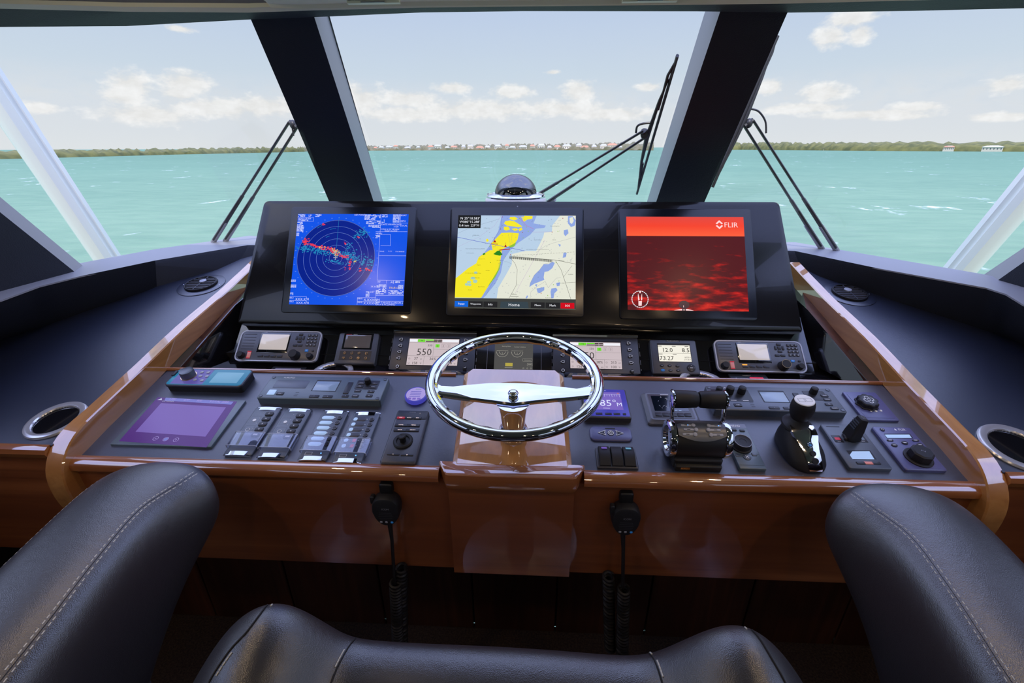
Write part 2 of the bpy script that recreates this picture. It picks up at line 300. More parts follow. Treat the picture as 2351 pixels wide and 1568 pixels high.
    def build(s, name, parent=None, loc=None, smooth=35, sub=0):
        me = bpy.data.meshes.new(name); me.from_pydata(s.v, [], s.f)
        for m in s.ms: me.materials.append(MATS[m])
        me.polygons.foreach_set('material_index', s.mi)
        me.polygons.foreach_set('use_smooth', [True]*len(s.f)); me.update()
        if not sub: me.set_sharp_from_angle(angle=rad(smooth))
        o = bpy.data.objects.new(name, me); COL.objects.link(o)
        if parent: o.parent = parent
        if loc: o.location = loc
        if sub: md = o.modifiers.new('s', 'SUBSURF'); md.levels = sub; md.render_levels = sub
        return o
def tag(o, label=None, cat=None, group=None, kind=None):
    for k, v in (('label', label), ('category', cat), ('group', group), ('kind', kind)):
        if v: o[k] = v
    return o
def thing(name, label, cat, M=None, group=None):
    o = bpy.data.objects.new(name, None); COL.objects.link(o); o.empty_display_size = .02
    if M is not None: o.matrix_world = M
    return tag(o, label, cat, group)
def struct(g, name, **k): return tag(g.build(name, **k), kind='structure')
def crop(ox, oy, s): return lambda x, y: (ox+x/s, oy+y/s)
C11 = crop(640, 460, 5.6); C12 = crop(1010, 460, 5.6); C13 = crop(1400, 460, 5.406); C14 = crop(500, 740, 5.8775); C15 = crop(860, 740, 7.347); C16 = crop(1160, 740, 7.347)
C17 = crop(1460, 750, 5.343); C18 = crop(960, 740, 4.355); C21 = crop(360, 820, 4.198); C22 = crop(240, 880, 6.187); C23 = crop(500, 920, 4.702); C24 = crop(1320, 860, 6.0316)
C25 = crop(1640, 860, 6.272); C26 = crop(1880, 880, 6.818)
class Dev:
    """a device standing on a plane: its top outline measured at height h; L() gives local metres of a measured point"""
    def __init__(s, name, label, cat, plane, quad, h, group=None, cr=None):
        s.pl = plane; s.h = h; s.cr = cr or (lambda x, y: (x, y))
        q = [plane.hit(s.cr(*p), h) for p in quad]; c = (q[0]+q[1]+q[2]+q[3])/4-plane.n*h
        s.M = plane.frame(c); s.inv = s.M.inverted(); l = [s.inv @ p for p in q]
        s.w = ((l[1].x-l[0].x)+(l[3].x-l[2].x))/2; s.d = ((l[0].y-l[2].y)+(l[1].y-l[3].y))/2
        s.root = thing(name, label, cat, s.M, group)
    def L(s, x, y, h=None):
        p = s.inv @ s.pl.hit(s.cr(x, y), s.h if h is None else h); return (p.x, p.y)
    def body(s, m, r=.006, b=.002, extra=0): g = G(); g.slab(0, 0, s.w+extra, s.d+extra, r, 0, s.h, m, b); return g
    def key(s, x, y, w, h, m='button', z=.0015, r=.001, txt=None, tm='print_white', th=.4, name='button', z0=None, tw=None, parent=None):
        cx, cy = s.L(x, y); z0 = s.h if z0 is None else z0
        g = G(); g.slab(cx, cy, w, h, r, z0-.0005, z0+z, m, min(.0006, z*.5))
        if txt: g.text(txt, cx, cy, h*th, z0+z+.0001, tm, w=tw and w*tw)
        return g.build(name, parent or s.root)
    def knob(s, x, y, r, h, m='button', name='knob', cap=None, z0=None):
        z0 = s.h if z0 is None else z0; cx, cy = s.L(x, y, z0+h); g = G()
        g.lathe([(r*1.08, z0-.0005), (r*1.05, z0+h*.35), (r, z0+h*.45), (r*.97, z0+h-.002), (r*.9, z0+h)], m, 32, (cx, cy, 0))
        if cap: g.ring(cx, cy, r*.88, r*.09, z0+h+.0002, cap)
        return g.build(name, s.root)
# ------------------------------------------------------------------ outside
def outside():
    SEA = -3.6
    g = G(); g.loft([[(-6000, -3000, SEA), (6000, -3000, SEA)], [(-6000, 9000, SEA), (6000, 9000, SEA)]], 'sea_water', False, False, False); struct(g, 'sea')
    def shore(pts, hts, depth, name, label, mt='mangrove', rough=.35):
        g = G(); P = []; N = 0
        pts3 = [onz(p, SEA) for p in pts]
        fine = []; 
        for i in range(len(pts3)-1):
            k = max(2, int((pts3[i+1]-pts3[i]).length/5)); k = min(k, 120)
            for j in range(k): fine.append((pts3[i].lerp(pts3[i+1], j/k), hts[i]+(hts[i+1]-hts[i])*j/k))
        fine.append((pts3[-1], hts[-1])); loops = []
        for (p, h) in fine:
            d = V((p.x-EYE.x, p.y-EYE.y, 0)).normalized(); L = []
            for a, b in ((0, 0), (.04, .45), (.16, .8), (.35, 1), (.7, .95), (1, 0)):
                hh = h*b*(1+random.uniform(-rough, rough)) if 0 < b else -1
                L.append(tuple(p+d*(depth*a+random.uniform(0, 2))+V((0, 0, hh))))
            loops.append(L)
        g.loft(loops, mt, False, False, False); return tag(g.build(name, smooth=60), label, 'trees', kind='stuff')
    shore([(-250, 371), (20, 365), (102, 363), (400, 355), (700, 348.5)], [4.2, 4.2, 4.2, 4.8, 6.5], 60, 'mangrove_shore', 'low green mangrove shore seen through the left window')
    shore([(1545, 345.2), (1700, 344), (2000, 346.5), (2351, 348.5), (2600, 351)], [11.5, 11.5, 9.5, 8.5, 8], 90, 'mangrove_shore', 'green mangrove shore seen through the right window', 'mangrove', .2)
    shore([(700, 346.5), (850, 344.5), (1175, 343.8), (1500, 344.2)], [8, 10, 12, 12], 120, 'tree_line', 'dark trees behind the row of distant shore houses', 'palm', .4)
    shore([(700, 347.8), (850, 345.8), (1175, 345.1), (1500, 345.5)], [3, 3.5, 3, 4], 14, 'shore_bushes', 'low green bushes along the waterline before the houses', 'palm', .95)
    g = G(); 
    for i in range(1): 
        q = [onz(p, SEA) for p in ((700, 347.2), (850, 345.2), (1175, 344.5), (1500, 344.9))]
        g.loft([[tuple(p), tuple(p+V((0, 12, 1.0))), tuple(p+V((0, 40, 1.0)))] for p in q], 'sand', False, False, False)
    tag(g.build('beach'), 'thin sandy bank in front of the distant houses', 'beach', kind='stuff')
    xs = [858, 872, 890, 905, 932, 957, 986, 1002, 1024, 1040, 1062, 1078, 1100, 1118, 1142, 1163, 1176, 1200, 1222, 1243, 1262, 1280, 1302, 1330, 1345, 1366, 1388, 1408, 1424]
    for i, x in enumerate(xs):
        p = onz((x, 344.6), SEA); w = 9+(i*7 % 5)*2.2; hh = 4.2+(i*5 % 4)*1.3; dd = 10
        t = thing('shore_house', 'small pale house with %s roof on the far shore seen through the middle window' % ('an orange' if i % 3 == 0 else 'a grey'), 'house', Matrix.Translation(p+V((0, 14, 1.05))), 'houses along the far shore')
        g = G(); g.box(-w/2, w/2, 0, dd, 0, hh, 'housewall' if i % 4 else 'housewall2'); 
        for k in range(4): g.box(-w/2+w*(k+.25)/4, -w/2+w*(k+.65)/4, -.1, .1, hh*.3, hh*.75, 'house_window')
        g.build('wall', t)
        g = G(); g.loft([[(-w*.56, -1, hh), (w*.56, -1, hh), (w*.56, dd+1, hh), (-w*.56, dd+1, hh)], [(-w*.3, dd*.5-.2, hh+3.6), (w*.3, dd*.5-.2, hh+3.6), (w*.3, dd*.5+.2, hh+3.6), (-w*.3, dd*.5+.2, hh+3.6)]], 'roof_orange' if i % 3 == 0 else 'roof_grey'); g.build('roof', t)
    for (x, y, w, hh, roof, lab) in ((2276, 348, 15, 3.6, 'gelcoat', 'large white house among trees on the right hand shore'), (2176, 347.4, 9, 3.6, 'roof_orange', 'house with orange roof on the right hand shore')):
        p = onz((x, y), SEA); d = V((p.x-EYE.x, p.y-EYE.y, 0)).normalized(); p = p-d*(11 if roof == 'gelcoat' else 10)+V((0, 0, .6)); t = thing('shore_villa', lab, 'house', Matrix.Translation(p) @ Matrix.Rotation(-atan2(d.x, d.y), 4, 'Z'))
        g = G(); g.box(-w/2, w/2, 0, 8, -1, hh, 'housewall'); g.box(-w*.2, w*.25, 1, 7, hh, hh+1.6, 'housewall')
        for k in range(6): g.box(-w/2+w*(k+.3)/6, -w/2+w*(k+.6)/6, -.1, .1, hh*.35, hh*.75, 'house_window')
        g.build('wall', t)
        g = G(); g.loft([[(-w*.54, -1, hh), (w*.54, -1, hh), (w*.54, 9, hh), (-w*.54, 9, hh)], [(-w*.3, 4, hh+1.3), (w*.3, 4, hh+1.3), (w*.3, 4.4, hh+1.3), (-w*.3, 4.4, hh+1.3)]], roof); g.build('roof', t)
    for i, (x, k) in enumerate(((2090, .8), (2165, .9), (2205, 1.1), (2230, 1.0), (2320, 1.2), (2345, 1.3), (1188, 1.3), (2120, .8), (1890, .5))):
        p = onz((x, 347.5 if x > 1500 else 344.4), SEA); d = V((p.x-EYE.x, p.y-EYE.y, 0)).normalized(); p += d*50
        g = G(); h = 6.2*k*(1.5 if x < 1500 else 1); g.lathe([(.25, 0), (.18, h)], 'sand', 6)
        for a in range(9):
            th = a*2*pi/9; g.tube([(0, 0, h), (1.1*cos(th), 1.1*sin(th), h+.5), (2.2*cos(th), 2.2*sin(th), h-.4)], .3, 'palm', 5, radii=[.3, .5, .1], flat=.4)
        side = 'behind the far houses' if x < 1500 else 'above the right hand shore'
        o = g.build('palm_tree'); o.location = p; tag(o, 'tiny dark palm standing %s' % side, 'tree', 'palms along the shore')
    # exterior supports
    for sgn, P, nm in ((-1, [((0-120, 120), (-60, 60)), ((0, 327), (0, 226)), ((102, 460), (162, 440)), ((221, 596), (269, 588))], 'left'), (1, [((2475, 260), (2475, 340)), ((2351, 410), (2351, 500)), ((2180, 610), (2235, 623))], 'right')):
        a = [onx(p[0], 1.8*sgn) for p in P]; b = [onx(p[1], 1.8*sgn) for p in P]
        cs = [(u+v)/2 for u, v in zip(a, b)]; t = (cs[0]-cs[-1]).normalized(); c0 = cs[-1]-t*.35; c1 = cs[-1]+t*1.6
        g = G(); side = V((sgn, 0, 0)); nn = t.cross(side).normalized(); w = (a[-1]-b[-1]).dot(nn); w = abs(w)/2; L = []
        for c in (c0, c1):
            prof = [(-1, -.3), (-.8, -.8), (-.3, -1), (-.1, -.86), (.06, -.86), (.25, -1), (.8, -.8), (1, -.3), (1, .3), (.7, .9), (-.7, .9), (-1, .3)]
            L.append([tuple(c+nn*w*u+side*w*.8*v) for u, v in prof])
        g.loft(L, 'gelcoat'); tag(g.build('deck_support'), 'slanted white support bar outside the %s window' % nm, 'support bar')
outside()
# ------------------------------------------------------------------ cabin shell
Z = 1.6
def win(p): return WIN.hit(p)
LT = [(-1.50, .94, .33+Z)]
def shell():
    g = G(); g.box(-1.60, 1.60, -2.30, 1.12, -.06, 0, 'carpet'); struct(g, 'floor')
    # sill outline (inner edge and glass edge), left then right
    zs = Z-.37
    Lp = [(0, 690), (90, 657), (184, 634), (356, 598), (569, 562.6)]; Lg = [(184, 604), (356, 572), (484, 549), (573, 541)]
    Rp = [(2351, 700), (2310, 675), (2266, 661), (2016, 616), (1824.6, 576)]; Rg = [(2260, 630), (2080, 599), (1897, 567), (1825, 556)]
    def inner(side):
        if side < 0: return [V((-1.46, -2.2, zs)), V((-1.45, .95, zs))]+[onz(p, zs) for p in Lp]+[V((-.84, 1.85, zs)), V((-.3, 1.86, zs)), V((0, 1.86, zs))]
        return [V((1.46, -2.2, zs)), V((1.45, .95, zs))]+[onz(p, zs) for p in Rp]+[V((.84, 1.85, zs)), V((.3, 1.86, zs)), V((0, 1.86, zs))]
    def outer(side):
        gl = [onz(p, zs) for p in (Lg if side < 0 else Rg)]
        return [V((side*1.53, -2.2, zs)), V((side*1.53, .95, zs)), V((side*1.53, 1.15, zs)), V((side*1.53, 1.3, zs)), gl[0], gl[1], gl[3], V((side*.84, 1.95, zs)), V((side*.3, 1.95, zs)), V((0, 1.95, zs))]
    def low(side):
        P = [(0, 765), (100, 740), (184, 712), (356, 657), (530, 612)] if side < 0 else [(2351, 775), (2300, 760), (2235, 742), (2048, 683), (1856, 625)]
        a = [DSH.hit(p) for p in P]; s = side
        return [V((s*1.57, -2.2, .30)), V((s*1.57, .80, .92))]+a+[V((s*.90, 1.83, 1.12)), V((s*.3, 1.84, 1.12)), V((0, 1.84, 1.12))]
    for s, nm in ((-1, 'left'), (1, 'right')):
        i_, o_, l_ = inner(s), outer(s), low(s)
        g = G(); dn = V((0, 0, -.004)); L = []
        for a, b in zip(i_, o_): L.append([tuple(a), tuple(b), tuple(b+dn), tuple(a+dn)])
        g.loft(L, 'trim_grey'); struct(g, 'trim_%d' % (1 if s < 0 else 2))
        g = G(); L = []
        for a, b in zip(i_, l_):
            b = b+V((0, 0, -.035)); m1 = a.lerp(b, .12)+V((-s*.004, -.004, -.0)); m2 = a.lerp(b, .85)+V((-s*.0, -.003, 0)); L.append([tuple(a), tuple(m1), tuple(m2), tuple(b), tuple(b+V((s*.25, .1, -.05))), tuple(a+V((s*.06, .04, -.03)))])
        g.loft(L, 'header_leather', closed=False); struct(g, 'trim_%d' % (3 if s < 0 else 4))
    # windscreen glass tops
    topL = [V((-1.47, .94, Z+.26)), ony((0, 62), 1.20), ony((290, 60), 1.27), win((570, 45)), win((575, 33))]
    ctop = [(754, 38), (968, 28.7), (1198, 25.6), (1618, 27)]
    topR = [V((1.47, .94, Z+.26)), ony((2351, 19), 1.20), ony((2100, 25), 1.27), win((1812, 29))]
    def pane(g, bot, top, m='window_glass', th=.006):
        n = V((0, -1, .3)).normalized()*th
        loops = [[tuple(b), tuple(t), tuple(t+n), tuple(b+n)] for b, t in zip(bot, top)]; g.loft(loops, m)
    oL, oR = outer(-1), outer(1)
    def ext(p): return p+V((0, .02, 0))
    # middle pane follows the rake down to the sill
    g = G(); bot = [win((x, 620)) for x in (960, 1100, 1250, 1400)]; bot = [V((x, 2.03, zs)) for x in (-.53, -.2, .17, .48)]
    tp = [win(p) for p in ctop]; pane(g, bot, tp); w1 = struct(g, 'window_1')
    # side forward panes
    g = G(); pane(g, [oL[4], oL[5], oL[6], V((-.75, 1.93, zs))], [V((-1.49, .97, Z+.26)), ony((0, 62), 1.20)+V((-.02, .02, 0)), ony((290, 60), 1.27)+V((0, .02, .01)), win((572, 36))+V((0, .03, .02))]); struct(g, 'window_2')
    g = G(); pane(g, [oR[4], oR[5], oR[6], V((.68, 1.93, zs))], [V((1.49, .97, Z+.26)), ony((2351, 19), 1.20)+V((.02, .02, 0)), ony((2100, 25), 1.27)+V((0, .02, .01)), win((1815, 20))+V((0, .03, .02))]); struct(g, 'window_3')
    for s, k in ((-1, 4), (1, 5)):
        g = G(); g.box(s*1.53-.004, s*1.53+.004, -2.1, 1.18, zs, Z+.30, 'window_glass'); struct(g, 'window_%d' % k)
        g = G(); g.box(*(sorted((s*1.60, s*1.66))), -2.3, 1.45, 0, zs-.03, 'wall_panel')
        struct(g, 'wall_left' if s < 0 else 'wall_right')
        # window posts along the side
        for q, yy in enumerate((-.5, -2.15)):
            g = G(); g.box(*(sorted((s*1.47, s*1.55))), yy, yy+.12, zs-.01, Z+.31, 'header_leather'); struct(g, 'trim_%d' % (5+q+(2 if s > 0 else 0)))
        # raked corner post
        G_ = [(184, 605), (0, 452)] if s < 0 else [(2260, 630), (2351, 570)]; I_ = [(184, 634), (0, 487)] if s < 0 else [(2266, 661), (2351, 601)]
        gi = [onx(p, s*1.50) for p in G_]; ii = [onx(p, s*1.45) for p in I_]
        def at(a, b, z): k = (z-a.z)/(b.z-a.z); return a.lerp(b, k)
        L = []
        for z in (zs-.03, Z+.30):
            f = at(ii[0], ii[1], z); gl = at(gi[0], gi[1], z+.0); L.append([tuple(f), tuple(f+V((s*.0, -.33, 0))), tuple(f+V((s*.09, -.31, 0))), tuple(V((gl.x+s*.03, gl.y, z))), tuple(V((gl.x, gl.y, z)))])
        g = G(); n = 5
        for i in range(n):
            a, b = L[0][i], L[0][(i+1) % n]; c, d = L[1][(i+1) % n], L[1][i]; g.add([a, b, c, d], [(0, 1, 2, 3)], 'trim_grey' if i == 4 else 'header_leather')
        g.add(L[0], [tuple(range(5))], 'header_leather'); g.add(L[1], [tuple(range(5))], 'header_leather')
        struct(g, 'trim_%d' % (9 if s < 0 else 10))
    # mullions: dark leather face with a pale return beside the glass
    for k, (TL, TR, BL, BR, sd) in enumerate((((570, 31), (716, 22), (752, 454), (855, 454), 1), ((1661, 4), (1819, 4), (1509, 456), (1620.6, 456), -1))):
        a, b, c, d = win(TL), win(TR), win(BL), win(BR)
        a2 = a+(a-c)*.08; b2 = b+(b-d)*.08; c2 = c+(c-a)*.16; d2 = d+(d-b)*.16
        back = WIN.n*.10; g = G(); bk = Plane(0, 0, 0); bk.o = WIN.o+back; bk.n = WIN.n; rt = [(754, 39), (877, 454)] if k == 0 else [(1618.6, 27), (1487.6, 456)]; rh, rl = bk.hit(rt[0]), bk.hit(rt[1]); dr = rh-rl; rh2 = rh+dr*.08; rl2 = rl-dr*.16
        inn = [a2, c2, d2, b2] # face towards the cabin
        g.add([tuple(p) for p in (a2, b2, d2, c2)], [(0, 1, 2, 3)], 'header_leather')
        ins = [(d2, b2), (c2, a2)]; lo, hi = ins[0] if sd > 0 else ins[1]; olo, ohi = ins[1] if sd > 0 else ins[0]
        g.add([tuple(lo), tuple(hi), tuple(rh2), tuple(rl2)], [(0, 1, 2, 3)], 'trim_grey')
        g.add([tuple(olo), tuple(ohi), tuple(ohi+back), tuple(olo+back)], [(0, 1, 2, 3)], 'header_leather')
        g.add([tuple(p+back) for p in (a2, b2, d2, c2)], [(3, 2, 1, 0)], 'wiper_black')
        g.add([tuple(p) for p in (a2, b2, b2+back, a2+back)], [(0, 1, 2, 3)], 'header_leather')
        struct(g, 'trim_%d' % (11+k))
    # header band over the glass and ceiling
    gt = [V((-1.5, -2.2, Z+.26)), V((-1.48, .94, Z+.26)), ony((0, 62), 1.20), ony((290, 60), 1.27), win((570, 45)), win((754, 38)), win((968, 28.7)), win((1198, 25.6)), win((1600, 26)), win((1815, 29)), ony((2100, 25), 1.27), ony((2351, 19), 1.20), V((1.48, .94, Z+.26)), V((1.5, -2.2, Z+.26))]
    he = [V((-1.42, -2.2, Z+.29)), V((-1.42, .90, Z+.29)), ony((0, 20), 1.14), ony((290, 27), 1.17), ony((570, 29), 1.17), ony((719, 24), 1.17), ony((968, 17.6), 1.17), ony((1236, 14.5), 1.17), ony((1600, 11), 1.17), ony((1820, 8), 1.17), ony((2100, 1), 1.17), ony((2351, -6), 1.14), V((1.42, .90, Z+.29)), V((1.42, -2.2, Z+.29))]
    g = G(); L = []
    for a, b in zip(gt, he):
        o = (a-b); o.z = 0; o = o.normalized()*.03; L.append([tuple(a), tuple(b), tuple(b+V((0, 0, .05))), tuple(a+V((0, 0, .05))+o)])
    g.loft(L, 'header_leather'); struct(g, 'trim_13')
    g = G(); L = []
    for b in he:
        c = V((b.x*.985, b.y-.012, b.z+.006)); d = V((b.x*.98, b.y-.015, b.z+.016)); L.append([tuple(b), tuple(c), tuple(d), tuple(d+V((0, 0, .03))), tuple(b+V((0, 0, .04)))])
    g.loft(L, 'cream'); struct(g, 'trim_14')
    g = G(); zc = Z+.34
    inn = [(b.x*.98, b.y-.013) for b in he]; rim = [(x, y, b.z+.013) for (x, y), b in zip(inn, he)]
    g.add([(x, y, z) for x, y, z in rim]+[(x*.8, (y-.3) if y > 0 else y, zc+.02) for x, y, z in rim], [(i, i+1, 14+i+1, 14+i) for i in range(13)]+[tuple(range(14, 28))], 'ceiling_fabric')
    g.add([(-1.55, -2.3, zc+.07), (1.55, -2.3, zc+.07), (1.45, 1.16, zc+.05), (-1.45, 1.16, zc+.05)], [(0, 1, 2, 3)], 'gelcoat'); struct(g, 'ceiling')
    g = G(); g.box(-1.66, 1.66, -2.4, -2.3, 0, zc+.1, 'wall_panel'); struct(g, 'wall_back')
    # cream overhead console in the middle with its two map lights
    g = G(); P = [ony((604, -4), 1.15), ony((622, 18), 1.155), ony((690, 20), 1.155), ony((930, 14), 1.155), ony((1236, 11), 1.155), ony((1600, 8), 1.155), ony((1640, 4), 1.155), ony((1660, -16), 1.15)]
    L = []
    for p in P: L.append([tuple(p), tuple(p+V((0, -.006, .006))), tuple(p+V((0, -.35, .03))), tuple(p+V((0, -.35, .08))), tuple(p+V((0, 0, .08)))])
    g.loft(L, 'cream'); tag(g.build('overhead_console'), 'long cream overhead console above the middle window', 'console')
    for (x, y, lab) in ((860, 6, 'left of the two dark slotted map lights in the cream overhead console'), (1490, 2, 'right of the two dark slotted map lights in the cream overhead console')):
        p = ony((x, y), 1.142); t = thing('map_light', lab, 'lamp', Matrix.Translation(p) , 'map lights'); w = .055
        g = G(); g.box(-w, w, -.012, .0, -.0035, .004, 'cream'); g.build('housing', t)
        g = G(); g.box(-w*.95, w*.9, -.0155, -.0125, .0015, .0035, 'wiper_grey'); g.box(-w*.45, w*.45, -.0155, -.0125, -.0035, -.0005, 'wiper_grey'); g.build('slot', t)
    # warm downlights in the ceiling aft of the camera
    for i, (x, y) in enumerate(((-.8, .75), (.85, .75), (-.8, .1), (.85, .1), (-.3, -.7), (.4, -.7), (-.9, -1.4), (.95, -1.4))):
        t = thing('downlight', 'round warm ceiling downlight behind the camera', 'lamp', Matrix.Translation(V((x, y, zc+.018))), 'ceiling downlights')
        g = G(); g.torus(.035, .006, 'chrome', 24, 8); g.build('trim_ring', t)
        g = G(); g.cyl(0, 0, .03, 0, .004, 'e_lamp', n=20); g.build('bulb', t)
        l = lamp('downlight_lamp', 'AREA', (x, y, zc+.008), (0, 0, 0), 1.2, (1, .72, .45), .05)
em('e_lamp', 255, 200, 120, 9)
shell()
# ------------------------------------------------------------------ helm console
console = thing('helm_console', 'wide varnished wooden helm console with black leather instrument panel', 'console')
def topz(y):
    T = [(.79, .93), (.815, .95), (.845, .978), (.9, .997), (1.0, 1.018), (1.11, 1.046), (1.28, 1.092), (1.5, 1.139), (1.71, 1.194), (1.9, 1.24)]
    for (a, b), (c, d) in zip(T, T[1:]):
        if a <= y <= c: return b+(d-b)*(y-a)/(c-a)
    return T[-1][1]
def console_build():
    pz = lambda y: PAN.o.z+(y-PAN.o.y)*math.tan(PAN.a)
    g = G(); L = []
    for y in (.835, .9, 1.0, 1.08, 1.158): L.append([(-1.03, y, pz(y)), (1.04, y, pz(y)), (1.04, y, pz(y)-.03), (-1.03, y, pz(y)-.03)])
    g.loft(L, 'dash_leather'); g.build('instrument_panel', console)
    g = G(); g.tube([(-1.03, 1.158, pz(1.158)+.001), (-.16, 1.158, pz(1.158)+.001)], .0065, 'wood_x', 12); g.tube([(.172, 1.158, pz(1.158)+.001), (1.04, 1.158, pz(1.158)+.001)], .0065, 'wood_x', 12); g.build('edge_strip', console)
    # shelf in the recess and the radio panel
    sz = lambda y: SHE.o.z+(y-SHE.o.y)*math.tan(SHE.a)
    g = G(); g.loft([[(-.99, y, sz(y)), (1.0, y, sz(y)), (1.0, y, sz(y)-.02), (-.99, y, sz(y)-.02)] for y in (1.165, 1.29)], 'gloss_black'); g.build('recess_shelf', console)
    g = G(); a = Z-.6336; L = []
    for y in (1.276, 1.42): z = RAD.o.z+(y-1.32)*math.tan(RAD.a); L.append([(-.915, y, z), (.915, y, z), (.915, y+.015, z-.02), (-.915, y+.015, z-.02)])
    g.loft(L, 'gloss_black'); g.build('radio_panel', console)
    # black inner cheeks of the recess
    for s in (-1, 1):
        A = onx((541, 700) if s < 0 else (1852, 712), s*.935); B = onx((515, 830) if s < 0 else (1892, 852), s*.93); Cc = onx((415, 843) if s < 0 else (1995, 882), s*.995)
        D = V((s*1.0, 1.165, B.z-.02)); T2 = V((s*.91, 1.46, 1.17)); g = G(); ex = V((s*.004, 0, 0))
        P = [D, Cc, A, V((s*.90, 1.5, A.z+.04)), V((s*.90, 1.5, B.z+.1)), B+V((0, .02, 0))]
        g.loft([[tuple(p) for p in P], [tuple(p+ex) for p in P]], 'gloss_black'); g.build('recess_cheek', console)
        g = G(); R_ = [V((s*1.022, 1.16, 1.0)), V((s*1.022, 1.45, 1.075)), V((s*1.022, 1.62, 1.12))]; Q_ = [Cc, Cc.lerp(A, .75), A]
        g.loft([[tuple(a), tuple(b), tuple(b+V((0, 0, -.06))), tuple(a+V((0, 0, -.06)))] for a, b in zip(Q_, R_)], 'wood_cabinet'); g.build('recess_ledge', console)
        g = G(); P = [V((s*1.035, 1.165, .99)), V((s*1.035, 1.165, .93)), V((s*1.035, 1.75, 1.05)), V((s*1.035, 1.75, 1.16))]
        g.loft([[tuple(p) for p in P], [tuple(p-ex*1.3) for p in P]], 'wood_cabinet'); g.build('recess_liner', console)
    # side rails: a varnished rail running up each side and turning down over the front
    for s in (-1, 1):
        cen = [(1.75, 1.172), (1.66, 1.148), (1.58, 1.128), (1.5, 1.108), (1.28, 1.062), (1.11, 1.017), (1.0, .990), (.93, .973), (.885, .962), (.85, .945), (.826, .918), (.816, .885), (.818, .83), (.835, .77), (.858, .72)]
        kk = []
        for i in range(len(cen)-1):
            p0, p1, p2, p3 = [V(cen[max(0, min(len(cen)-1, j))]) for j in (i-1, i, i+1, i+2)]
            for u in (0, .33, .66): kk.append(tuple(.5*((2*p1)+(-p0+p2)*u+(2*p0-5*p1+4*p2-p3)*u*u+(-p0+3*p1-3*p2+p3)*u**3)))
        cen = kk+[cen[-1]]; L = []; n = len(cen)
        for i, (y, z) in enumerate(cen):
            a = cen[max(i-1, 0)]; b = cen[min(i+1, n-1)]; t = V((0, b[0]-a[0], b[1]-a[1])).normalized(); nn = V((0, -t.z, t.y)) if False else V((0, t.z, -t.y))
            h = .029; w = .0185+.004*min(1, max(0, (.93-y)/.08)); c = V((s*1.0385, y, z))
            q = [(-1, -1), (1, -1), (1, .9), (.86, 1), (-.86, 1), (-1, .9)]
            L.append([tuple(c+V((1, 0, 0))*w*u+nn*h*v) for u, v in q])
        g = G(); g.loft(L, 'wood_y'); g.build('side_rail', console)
    # front edge bullnose and fascia
    e = lambda x: -.0
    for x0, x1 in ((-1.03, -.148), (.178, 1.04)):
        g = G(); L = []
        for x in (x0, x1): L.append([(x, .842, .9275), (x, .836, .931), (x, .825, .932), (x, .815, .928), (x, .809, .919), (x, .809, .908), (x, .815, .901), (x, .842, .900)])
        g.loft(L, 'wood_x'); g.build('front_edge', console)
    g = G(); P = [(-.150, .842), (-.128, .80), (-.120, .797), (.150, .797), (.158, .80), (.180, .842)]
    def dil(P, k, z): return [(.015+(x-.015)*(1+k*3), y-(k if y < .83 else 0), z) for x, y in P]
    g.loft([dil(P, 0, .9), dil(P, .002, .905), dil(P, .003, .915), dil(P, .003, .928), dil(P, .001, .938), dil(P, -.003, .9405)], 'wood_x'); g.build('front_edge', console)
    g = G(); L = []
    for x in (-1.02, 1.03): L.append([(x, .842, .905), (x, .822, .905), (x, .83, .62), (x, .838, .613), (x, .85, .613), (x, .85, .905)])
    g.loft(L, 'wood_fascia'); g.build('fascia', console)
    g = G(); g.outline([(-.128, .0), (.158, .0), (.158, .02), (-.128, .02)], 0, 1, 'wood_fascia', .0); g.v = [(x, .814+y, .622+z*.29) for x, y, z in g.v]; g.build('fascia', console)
    # wheel pedestal: a flat varnished wedge down the middle of the panel
    g = G(); d = .008; L = []
    q = [PAN.hit(p, 0) for p in ((1065, 877), (1293, 878), (1312, 1081), (1040, 1075))]
    x0t, x1t, x0b, x1b = q[0].x, q[1].x, q[3].x, q[2].x
    for y, xa, xb in ((.838, x0b, x1b), (1.15, x0t, x1t), (1.166, x0t+.012, x1t-.012)):
        z = pz(y); nrm = PAN.n
        L.append([tuple(V((xa-.003, y, z))), tuple(V((xa, y, z))+nrm*.010), tuple(V((xa+.011, y, z))+nrm*.018), tuple(V((xb-.011, y, z))+nrm*.018), tuple(V((xb, y, z))+nrm*.010), tuple(V((xb+.003, y, z)))])
    g.loft(L, 'wood_y'); g.build('wheel_pedestal', console)
    # monitor housing
    c = [MON.hit(p) for p in ((600, 457), (1790, 462), (1850, 768), (546, 737))]; M = MON.frame((c[0]+c[1]+c[2]+c[3])/4); inv = M.inverted()
    q = [inv @ p for p in c]; xt = (q[1].x-q[0].x)/2; xb = (q[2].x-q[3].x)/2; yt = (q[0].y+q[1].y)/2; yb = (q[2].y+q[3].y)/2
    def trap(k, z, r=.035):
        P = []
        for (x, y, a0) in ((xt-k, yt-k, 0), (-(xt-k), yt-k, 90), (-(xb-k), yb+k, 180), (xb-k, yb+k, 270)):
            rr = r if y > 0 else .006; sx = 1 if x > 0 else -1; sy = 1 if y > 0 else -1
            for i in range(6): a = rad(a0+90*i/5); P.append((x-sx*rr+rr*cos(a), y-sy*rr+rr*sin(a), z))
        return P
    g = G(); g.loft([trap(.0, -.06, .012), trap(0, -.012, .012), trap(.003, -.004, .02), trap(.012, 0, .04)], 'housing')
    g.disc(.009, yt-.022, .0025, .0004, 'print_grey', n=12); g.T = M; g.v = [tuple(M @ V(v)) for v in g.v]; g.build('monitor_housing', console)
